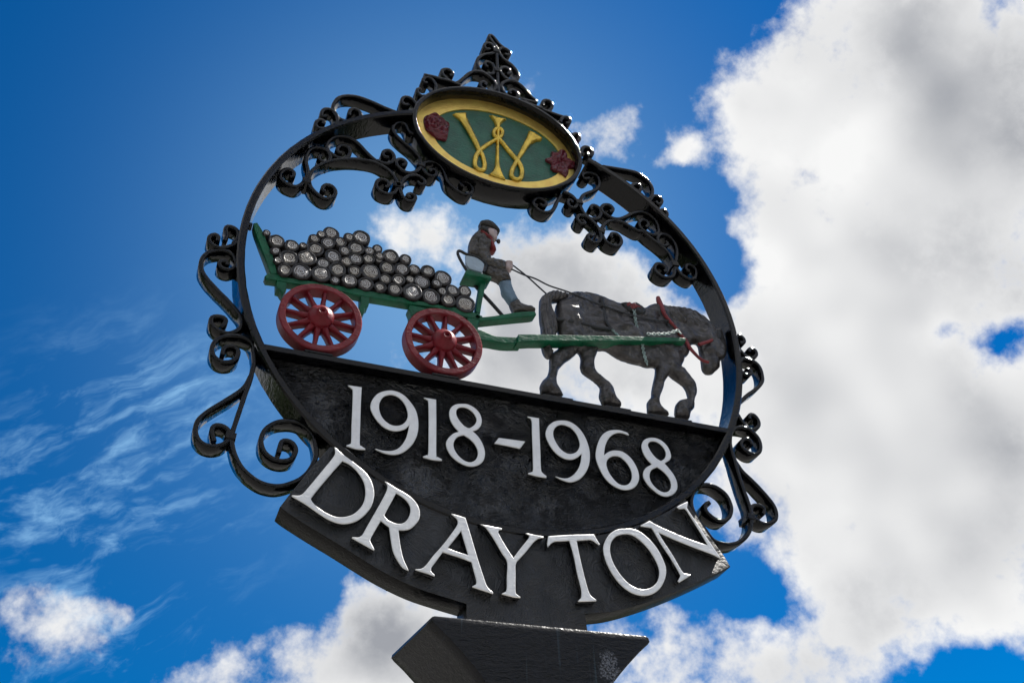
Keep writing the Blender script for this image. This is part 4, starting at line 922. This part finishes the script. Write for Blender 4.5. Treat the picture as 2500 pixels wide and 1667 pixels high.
# raised characters
for i, (nm, o, hs) in enumerate(LETTERS):
    P = smooth_outline(pts2(o), 0.004)
    H = [smooth_outline(pts2(h), 0.004) for h in hs]
    date = i < 9
    if date:
        me = prism_mesh('digit', P, H, Y(0.0275), Y(0.0505), 0.0013, 2)
    else:
        me = prism_mesh('letter', P, H, Y(-0.022), 0.003, 0.0013, 2)
    me.materials.append(MATS['silver_white'])
    me.materials.append(MATS['black_board'])
    # the flanks of the characters are painted black like the board
    yf = (Y(0.0275) if date else Y(-0.022)) + 0.0022
    for f in me.polygons:
        if f.center.y > yf:
            f.material_index = 1
    ob = link('dash' if nm == 'dash' else ('digit' if date else 'letter'), me, None, date_board if date else name_board, smooth=30)
    cx = sum(q[0] for q in P) / len(P)

# small cast maker's mark on the date board
mk = (-0.383, -0.2515)
ringm = [(mk[0] + 0.0068 * math.cos(2 * math.pi * k / 20), mk[1] + 0.0052 * math.sin(2 * math.pi * k / 20)) for k in range(20)]
bmk = bmesh.new()
bmk.from_mesh(bar_mesh('mark', ringm, 0.0018, Y(0.05) - 0.0022, Y(0.05) + 0.001, 0.0004, True))
bmk.from_mesh(box_mesh('mark', mk[0] - 0.0009, mk[0] + 0.0009, Y(0.05) - 0.0022, Y(0.05) + 0.001, mk[1] - 0.0075, mk[1] + 0.0075, 0.0003))
mm = bpy.data.meshes.new('maker_mark')
bmk.to_mesh(mm)
bmk.free()
link('maker_mark', mm, 'black_iron', date_board)

# scrolls
for k, flat in enumerate(SCROLLS):
    C = catmull(pts2(flat), 0.0035)
    t = 0.0078
    if k == 8:
        t = 0.0075
    y0, y1 = Y(0.028), Y(0.090)
    jit = (random.random() - 0.5) * 0.002
    link('scroll', bar_mesh('scroll', C, t, y0 + jit, y1 + jit, 0.0012), 'black_iron', sign, smooth=50)
for flat in COLLARS:
    (ax, az), (bx, bz) = pts2(flat)
    L = math.hypot(bx - ax, bz - az)
    tx, tz_ = (bx - ax) / L, (bz - az) / L
    hw, hl = 0.0085, 0.0065
    P = [(ax + tx * i * hl - tz_ * j * hw, az + tz_ * i * hl + tx * j * hw) for i, j in ((-1, -1), (1, -1), (1, 1), (-1, 1))]
    link('collar', prism_mesh('collar', P, [], Y(0.024), Y(0.094), 0.0018, 2), 'black_iron', sign)

# badge: deep oval frame with a painted panel inside
z0, ea, eb = OVAL
ell = lambda a, b, cx, cz, n: [(cx + a * math.cos(2 * math.pi * i / n), cz + b * math.sin(2 * math.pi * i / n)) for i in range(n)]
ox = 0.0
link('badge_frame', bar_mesh('badge_frame', ell(ea, eb, ox, z0, 120), 0.0098, -0.001, Y(0.119), 0.0022, True), 'black_iron', sign, smooth=50)
gx, gz, ga, gb = GREEN
panel = link('badge_panel', prism_mesh('badge_panel', ell(ea - 0.003, eb - 0.003, ox, z0, 96), [], Y(0.064), Y(0.075), 0.0005), 'badge_green', sign)
link('gold_border', prism_mesh('gold_border', ell(ea - 0.0035, eb - 0.0035, ox, z0, 96), [ell(ga, gb, gx * 0.6, gz, 96)], Y(0.057), Y(0.066), 0.0008), 'gold_leaf', panel)

# monogram
fl, wd = STROKE['w_line']
C, W = catmull(pts2(fl), 0.003, False, [w_ / 1e4 for w_ in wd])
n = len(C)
yy = [Y(0.062) - 0.0015 * math.sin(i / n * math.pi * 9) - 0.002 for i in range(n)]
mono = link('monogram', stroke_mesh('monogram', C, W, yy, 0.0052, 12), 'gold_gloss', panel, smooth=60)
for nm in ('w_serif', 'w_serif.1'):
    link('serif', relief_mesh('serif', smooth_outline(pts2(POLY[nm]), 0.002), Y(0.062), 0.0075, 0.006, 0.0022, 0.2), 'gold_gloss', mono, smooth=50)
link('stem', relief_mesh('stem', smooth_outline(pts2(POLY['w_stem']), 0.003), Y(0.062), 0.0075, 0.005, 0.0022, 0.15), 'gold_gloss', mono, smooth=50)

rc = pts2(POLY['rose'])
rcx, rcz = sum(q[0] for q in rc) / len(rc), sum(q[1] for q in rc) / len(rc)


def rose_fn(x, z):
    dx, dz = x - rcx, z - rcz
    r = math.hypot(dx, dz)
    a = math.atan2(dz, dx)
    ph = 1.8 * math.sin(r * 420.0)
    return 0.0026 * math.sin(a * 5 + ph + r * 120) * min(1, r / 0.006) + 0.0018 * math.cos(r * 560) + 0.003 * (1 - min(1, r / 0.02))


link('rose', relief_mesh('rose', catmull(rc, 0.002, True), Y(0.058), 0.0085, 0.012, 0.0013, 0.35, 1.0, rose_fn), 'maroon', panel, smooth=60)
lc = pts2(POLY['leaf'])
lcx, lcz = sum(q[0] for q in lc) / len(lc), sum(q[1] for q in lc) / len(lc)


def leaf_fn(x, z):
    dx, dz = x - lcx, z - lcz
    r = math.hypot(dx, dz)
    a = math.atan2(dz, dx)
    v = abs(((a * 5 / (2 * math.pi)) + 0.35) % 1 - 0.5)
    return 0.0035 * (1 - min(1, v * 6)) * min(1, r / 0.004) - 0.0016 * math.sin(r * 500) * v * 2 + 0.0012 * math.sin(a * 15)


link('leaf', relief_mesh('leaf', lc, Y(0.058), 0.0075, 0.010, 0.0013, 0.4, 1.0, leaf_fn), 'maroon', panel, smooth=60)

# ------------------------------------------------------------------ timber wagon
wagon = empty('timber_wagon', (WHEELS[0][0], Y(0.03), zs))
tag(wagon, 'green horse-drawn timber wagon with dark red spoked wheels on the black shelf', 'wagon')


def poly_part(name, key, y0, y1, mat, bev=0.0012, parent=None, corner=42):
    P = smooth_outline(pts2(POLY[key]), 0.004, corner) if corner else pts2(POLY[key])
    return link(name, prism_mesh(name, P, [], y0, y1, bev), mat, parent or wagon)


poly_part('rail', 'rail', Y(0.02), Y(0.058), 'wagon_green', 0.0014)
poly_part('tailboard', 'tailboard', Y(0.02), Y(0.062), 'wagon_green', 0.0014)
link('bolt', lathe_mesh('bolt', [(0.0, Y(0.03)), (0.0035, Y(0.03)), (0.0035, Y(0.06)), (0, Y(0.06))], pts2(POLY['tailboard'])[0][0] - 0.004, pts2(POLY['tailboard'])[0][1] + 0.001, 10), 'black_iron', wagon)
for kx in ('bracket', 'bracket.1', 'bracket.2', 'bracket.3'):
    poly_part('bracket', kx, Y(0.022), Y(0.068), 'wagon_green', 0.002)
poly_part('footboard', 'footboard', Y(0.02), Y(0.065), 'wagon_green', 0.0016)
poly_part('turntable', 'hound', Y(0.01), Y(0.062), 'wagon_green', 0.0016)
poly_part('shaft', 'shaft', Y(-0.005), Y(0.045), 'wagon_green', 0.0012, None, 0)
seat = poly_part('seat', 'seat_board', Y(0.008), Y(0.078), 'wagon_green', 0.0016)
poly_part('seat_panel', 'seat_panel', Y(0.018), Y(0.030), 'seat_pale', 0.0012, seat)
poly_part('seat_post', 'seat_post', Y(0.03), Y(0.060), 'wagon_green', 0.0014)


def stroke_part(name, key, yc, depth, mat, parent, step=0.003, seg=10):
    f, wv = STROKE[key]
    C, W = catmull(pts2(f), step, False, [q / 1e4 for q in wv])
    return link(name, stroke_mesh(name, C, W, yc, depth, seg), mat, parent, smooth=60)


stroke_part('seat_rail', 'seat_rail', Y(0.022), 0.0032, 'harness_black', seat)
stroke_part('brace', 'brace', Y(0.066), 0.0035, 'harness_black', wagon)

WY0, WY1 = 0.0, Y(0.052)
for (wx, wz, wr) in WHEELS:
    ri = wr * 0.83
    prof = [(ri, WY0 + 0.002), (ri + 0.0015, WY0), (wr - 0.0018, WY0), (wr, WY0 + 0.002), (wr, WY1 - 0.002), (wr - 0.002, WY1), (ri + 0.001, WY1), (ri, WY1 - 0.001), (ri, WY0 + 0.002)]
    wheel = link('wheel', lathe_mesh('wheel', prof, wx, wz, 56, 0.012, False), 'wagon_red', wagon, (wx, (WY0 + WY1) / 2, wz))
    hub = [(0.0, Y(-0.026)), (0.0030, Y(-0.026)), (0.0036, Y(-0.034)), (0.0066, Y(-0.037)), (0.0088, Y(-0.034)), (0.0095, Y(-0.024)), (0.0125, Y(-0.019)), (0.0185, Y(-0.013)), (0.0225, Y(-0.006)), (0.0232, Y(0.006)), (0.0215, Y(0.016)), (0.021, Y(0.058)), (0.010, Y(0.066)), (0, Y(0.066))]
    link('hub', lathe_mesh('hub', hub, wx, wz, 28, 0.02), 'wagon_red', wheel, (wx, 0, wz), 50)
    for k in range(12):
        a = math.radians(90 - 5 + 30 * k)
        ca, sa = math.cos(a), math.sin(a)
        r0, r1 = 0.018, ri + 0.002
        V, F = [], []
        st_ = [(r0, 0.0062, Y(0.004)), (r0 + 0.010, 0.0052, Y(0.006)), (r0 + 0.020, 0.0041, Y(0.008)), (r1, 0.0036, Y(0.010))]
        for (r, hw, yf) in st_:
            yb = Y(0.046)
            sec = [(-hw * 0.55, yf), (hw * 0.55, yf), (hw, yf + 0.003), (hw, yb - 0.002), (hw * 0.6, yb), (-hw * 0.6, yb), (-hw, yb - 0.002), (-hw, yf + 0.003)]
            for (s, y) in sec:
                V.append((wx + ca * r - sa * s, y, wz + sa * r + ca * s))
        for i in range(len(st_) - 1):
            for q in range(8):
                F.append((i * 8 + q, i * 8 + (q + 1) % 8, (i + 1) * 8 + (q + 1) % 8, (i + 1) * 8 + q))
        F += [tuple(range(8)), tuple(24 + q for q in reversed(range(8)))]
        link('spoke', mesh('spoke', V, F), 'wagon_red', wheel, (wx, 0, wz), 50)
    link('foot_plate', box_mesh('foot_plate', wx - 0.022, wx + 0.026, -0.0005, Y(0.06), zs - 0.0005, zs + 0.003, 0.0006), 'black_iron', wheel)

# logs: every one a thing of its own
ORD = ['first', 'second', 'third', 'fourth', 'fifth', 'sixth', 'seventh', 'eighth', 'ninth', 'tenth', 'eleventh', 'twelfth', 'thirteenth', 'fourteenth', 'fifteenth']
ROW = ['bottom row', 'second row up', 'third row up', 'fourth row up', 'topmost row']
SIZE = lambda r: 'small' if r < 0.0078 else ('thick' if r > 0.0128 else 'middling')
for (ri_, k, x, z, r) in LOGS:
    x, z, r = x / 1e4, z / 1e4, r / 1e4
    yf = Y(0.010) + (random.random() - 0.5) * 0.004
    seg = 18
    prof = [(r * 0.55, yf + 0.0016), (r * 0.70, yf + 0.0010), (r * 0.80, yf - 0.0002), (r * 0.91, yf), (r * 0.975, yf + 0.0012), (r * 1.0, yf + 0.0032), (r * 1.0, Y(0.066)), (r * 0.9, Y(0.070))]
    lg = link('log', lathe_mesh('log', prof, x, z, seg, 0.09), 'bark', None, (x, yf, z), 40)
    tag(lg, '%s log of the wagon load, %s from the tailboard in the %s' % (SIZE(r), ORD[k], ROW[ri_]), 'log', 'logs loaded on the timber wagon')
    e = 0.60 + 0.14 * random.random()
    dx, dz = (random.random() - 0.5) * r * 0.12, (random.random() - 0.5) * r * 0.12
    end = lathe_mesh('cut_end', [(0.0, yf + 0.0002), (r * e * 0.92, yf - 0.0002), (r * e, yf + 0.0014)], x + dx, z + dz, 18, 0.22)
    link('cut_end', end, 'cut_timber', lg, (x + dx, yf, z + dz), 60)

# ------------------------------------------------------------------ driver
B = pts2(POLY['boot'])
driver = link('person', relief_mesh('person', smooth_outline(pts2(POLY['body']), 0.003, 60), Y(0.046), 0.006, 0.012, 0.0028, 0.3), 'skin', None,
              (B[0][0], Y(0.046), min(q[1] for q in B)), 60)
tag(driver, 'man in dark jacket, flat cap and red scarf sitting on the wagon seat holding reins', 'person')


def lump(amp, freq, seed):
    return lambda x, z: amp * (mnoise.noise((x * freq, z * freq, seed)) + 0.5 * mnoise.noise((x * freq * 2.1, z * freq * 2.1, seed + 3)))


def garment(name, key, yc, T, width, mat, fn=None, step=0.0022, edge=0.5, parent=None):
    return link(name, relief_mesh(name, smooth_outline(pts2(POLY[key]), 0.0025, 60), yc, T, width, step, edge, 1.0, fn), mat, parent or driver, smooth=60)


garment('jacket', 'jacket', Y(0.045), 0.0115, 0.016, 'jacket_cloth', lump(0.0038, 85, 1.0))
garment('sleeve', 'sleeve', Y(0.042), 0.0140, 0.010, 'jacket_cloth', lump(0.0038, 110, 5.0))
garment('trousers', 'trousers', Y(0.045), 0.0125, 0.011, 'jacket_cloth', lump(0.0038, 120, 9.0))
garment('sock', 'sock', Y(0.045), 0.0100, 0.009, 'sock_blue', lump(0.0006, 150, 2.0))
garment('boot', 'boot', Y(0.045), 0.0110, 0.008, 'jacket_cloth', lump(0.0012, 160, 4.0))
fc = pts2(POLY['face'])
fx0, fz0 = fc[2]


def face_fn(x, z):          # cheek, eye socket, mouth line
    h = 0.0
    for (px, pz, rr, am) in ((0.55, 0.40, 0.0045, 0.0016), (0.74, 0.20, 0.0020, -0.0022), (0.88, 0.80, 0.0022, -0.0014)):
        qx = fc[0][0] + (fc[3][0] - fc[0][0]) * px
        qz = fc[0][1] + (fc[8][1] - fc[0][1]) * pz
        h += am * math.exp(-((x - qx) ** 2 + (z - qz) ** 2) / rr ** 2)
    return h


garment('face', 'face', Y(0.044), 0.0105, 0.007, 'skin', face_fn, 0.0013)
garment('hair', 'hair', Y(0.044), 0.0112, 0.007, 'cap_cloth', lump(0.0018, 260, 7.0), 0.0015)
garment('cap', 'cap', Y(0.044), 0.0130, 0.009, 'cap_cloth', lump(0.0010, 130, 8.0), 0.0018)
garment('scarf', 'scarf', Y(0.044), 0.0135, 0.006, 'scarlet', lump(0.0016, 200, 6.0), 0.0018)
hp = pts2(POLY['hand'])
hx0, hx1 = min(q[0] for q in hp), max(q[0] for q in hp)
hz0, hz1 = min(q[1] for q in hp), max(q[1] for q in hp)


def hand_fn(x, z):           # four curled fingers side by side, and the thumb across the top
    u = (x - hx0) / (hx1 - hx0)
    v = (z - hz0) / (hz1 - hz0)
    f = 0.0
    if u > 0.35:
        f -= 0.0020 * max(0, math.cos(v * 4 * 2 * math.pi)) ** 3 * min(1, (u - 0.35) * 4)
    if v > 0.62:
        f += 0.0022 * math.exp(-((v - 0.82) / 0.12) ** 2)
    return f


garment('hand', 'hand', Y(0.040), 0.0085, 0.006, 'skin', hand_fn, 0.0012)

pf, pw = STROKE['pipe']
pc = pts2(pf)
pipe = link('tobacco_pipe', stroke_mesh('tobacco_pipe', catmull(pc, 0.002), [0.0028] * len(catmull(pc, 0.002)), Y(0.040), 0.0014, 8), 'cap_cloth', None, (pc[0][0], Y(0.04), pc[0][1]), 60)
tag(pipe, "short dark tobacco pipe in the seated man's mouth", 'pipe')
bx, bz = pc[-1]
bowl = lathe_mesh('bowl', [(0.0, -0.0045), (0.0028, -0.0040), (0.0040, -0.0015), (0.0042, 0.0020), (0.0036, 0.0040), (0.0026, 0.0040), (0.0024, 0.0), (0, -0.001)], 0, 0, 12)
bowl.transform(Matrix.Translation((bx + 0.001, Y(0.04), bz + 0.001)) @ Matrix.Rotation(math.radians(90), 4, 'X'))
link('bowl', bowl, 'cap_cloth', pipe, (bx, Y(0.04), bz), 50)

f, wv = STROKE['rein']
C, W = catmull(pts2(f), 0.006, False, [q / 1e4 for q in wv])
n = len(C)
rein = link('rein', stroke_mesh('rein', C, W, [Y(0.030) - Y(0.014) * min(1, i / n * 2.2) for i in range(n)], 0.0013, 8), 'harness_black', None, (C[0][0], Y(0.03), C[0][1]), 60)
tag(rein, "long black driving rein from the man's hand along the horse's back to the red collar", 'rein', 'driving reins')
f, wv = STROKE['rein.1']
C, W = catmull(pts2(f), 0.006, False, [q / 1e4 for q in wv])
n = len(C)
rein = link('rein', stroke_mesh('rein', C, W, [Y(0.034) + Y(0.03) * i / n for i in range(n)], 0.0013, 8), 'harness_black', None, (C[0][0], Y(0.034), C[0][1]), 60)
tag(rein, "lower, shorter black driving rein ending behind the horse's rump", 'rein', 'driving reins')

# ------------------------------------------------------------------ horse
HP = catmull(pts2(POLY['horse']), 0.005, True)
hz = min(q[1] for q in HP)
hxm = sum(q[0] for q in HP) / len(HP)


MUSCLE = [(0.137, -0.012, 0.0356, 0.0075), (0.1496, -0.0751, 0.0128, 0.003), (0.2013, -0.0133, 0.0229, -0.004), (0.333, -0.0238, 0.0317, 0.0065), (0.28, -0.0227, 0.0354, 0.004), (0.3475, -0.0472, 0.0189, 0.004), (0.3962, 0.0371, 0.0242, -0.003), (0.4082, 0.0612, 0.02, 0.003), (0.4434, 0.0111, 0.0133, 0.005), (0.4484, -0.0198, 0.0153, 0.003), (0.4266, -0.0651, 0.0086, 0.003), (0.4397, -0.0354, 0.0065, -0.003), (0.1131, -0.0995, 0.0108, 0.004), (0.1695, -0.1067, 0.0109, 0.004), (0.3253, -0.0938, 0.0123, 0.004), (0.3826, -0.103, 0.0104, -0.003), (0.2022, -0.1816, 0.0126, 0.003), (0.0835, -0.1873, 0.0138, 0.003)]


def horse_fn(x, z):
    a = 0.0045 * mnoise.noise((x * 28, z * 30, 1.5)) + 0.0042 * mnoise.noise((x * 70, z * 75, 4.0))
    for mx, mz, mr, ma in MUSCLE:
        a += ma * math.exp(-((x - mx) ** 2 + (z - mz) ** 2) / (mr * mr) * 1.6)
    low = max(0.0, min(1.0, (-0.135 - z) / 0.05))          # feathered fetlocks
    a += low * 0.0042 * mnoise.noise((x * 190, z * 110, 9.0))
    return a


horse = link('horse', relief_mesh('horse', HP, Y(0.056), 0.0165, 0.030, 0.0031, 0.22, 0.9, horse_fn), 'horse_brown', None, (hxm, Y(0.056), hz), 60)
tag(horse, 'dark brown cart horse walking with lowered head, harnessed between the green shafts', 'horse')


def hair_fn(dirx, dirz, freq, amp):
    def fn(x, z):
        s = x * dirx + z * dirz + 0.004 * mnoise.noise((x * 60, z * 60, 2.0))
        return amp * math.sin(s * freq) + amp * 0.6 * mnoise.noise((x * 150, z * 150, 1.0))
    return fn


link('mane', relief_mesh('mane', catmull(pts2(POLY['mane']), 0.004, True), Y(0.052), 0.0150, 0.014, 0.0019, 0.55, 0.9, hair_fn(0.8, 0.5, 620, 0.0020)), 'horse_brown', horse, smooth=60)
link('tail', relief_mesh('tail', catmull(pts2(POLY['tail']), 0.004, True), Y(0.050), 0.0135, 0.010, 0.0020, 0.3, 0.9, hair_fn(1.0, 0.12, 700, 0.0019)), 'horse_brown', horse, smooth=60)


def horse_relief(name, key, yc, T, width, mat, step=0.0024, edge=0.6, fn=None):
    return link(name, relief_mesh(name, smooth_outline(pts2(POLY[key]), 0.003, 60), yc, T, width, step, edge, 1.0, fn), mat, horse, smooth=60)


horse_relief('collar', 'collar_pad', Y(0.048), 0.0145, 0.010, 'harness_black', fn=lump(0.0012, 160, 3.0))
sp = horse_relief('saddle', 'saddle_pad', Y(0.046), 0.0165, 0.008, 'harness_black', fn=lump(0.0014, 170, 2.0))
link('fringe', relief_mesh('fringe', smooth_outline(pts2(POLY['saddle_fringe']), 0.003, 70), Y(0.042), 0.0165, 0.006, 0.0018, 0.6, 1.0, lump(0.003, 260, 5.0)), 'scarlet', sp, smooth=60)
horse_relief('blinker', 'blinker', Y(0.046), 0.0140, 0.006, 'harness_black')
horse_relief('cheek_plate', 'cheek_plate', Y(0.046), 0.0135, 0.008, 'horse_brown', fn=lump(0.002, 200, 8.0))
YSURF = Y(0.056) - 0.0165
stroke_part('hame', 'hame', Y(0.020), 0.0042, 'scarlet', horse)
stroke_part('leading_strap', 'strap', Y(0.022), 0.0030, 'scarlet', horse)
stroke_part('noseband', 'noseband', Y(0.019), 0.0030, 'scarlet', horse)
stroke_part('breeching', 'breeching', YSURF - 0.0006, 0.0026, 'harness_black', horse)
stroke_part('hip_strap', 'hip_strap', YSURF - 0.0002, 0.0024, 'harness_black', horse)
stroke_part('hip_strap', 'hip_strap.1', YSURF - 0.0002, 0.0024, 'harness_black', horse)


def chain_part(name, key, yc):
    f, wv = STROKE[key]
    C = catmull(pts2(f), 0.001)
    w_ = sum(wv) / len(wv) / 1e4
    bmx = bmesh.new()
    T = frames(C)
    acc, last_, alt = 0.0, C[0], 0
    for c, t in zip(C, T):
        acc += math.hypot(c[0] - last_[0], c[1] - last_[1])
        last_ = c
        if acc < w_ * 0.85:
            continue
        acc = 0.0
        alt ^= 1
        L = w_ * 0.62
        hwid = w_ * (0.48 if alt else 0.16)
        P = [(c[0] + t[0] * L * math.cos(a) - t[1] * hwid * math.sin(a), c[1] + t[1] * L * math.cos(a) + t[0] * hwid * math.sin(a)) for a in [2 * math.pi * i / 10 for i in range(10)]]
        bmx.from_mesh(bar_mesh('link', P, w_ * 0.30, yc - w_ * 0.18, yc + w_ * 0.18, w_ * 0.06, True, 0.0))
    me = bpy.data.meshes.new(name)
    bmx.to_mesh(me)
    bmx.free()
    return link(name, me, 'chain_verdigris', horse, smooth=60)


chain_part('girth_chain', 'girth', Y(0.0165))
chain_part('trace_chain', 'chain', Y(0.018))
chain_part('trace_chain', 'chain.1', Y(-0.004))
for kx in ('base_plate', 'base_plate.1', 'base_plate.2'):
    q = pts2(POLY[kx])
    x0_, x1_ = min(a for a, b in q), max(a for a, b in q)
    link('base_plate', box_mesh('base_plate', x0_, x1_, 0.002, Y(0.10), zs - 0.0004, zs + 0.0032, 0.0006), 'black_iron', horse)
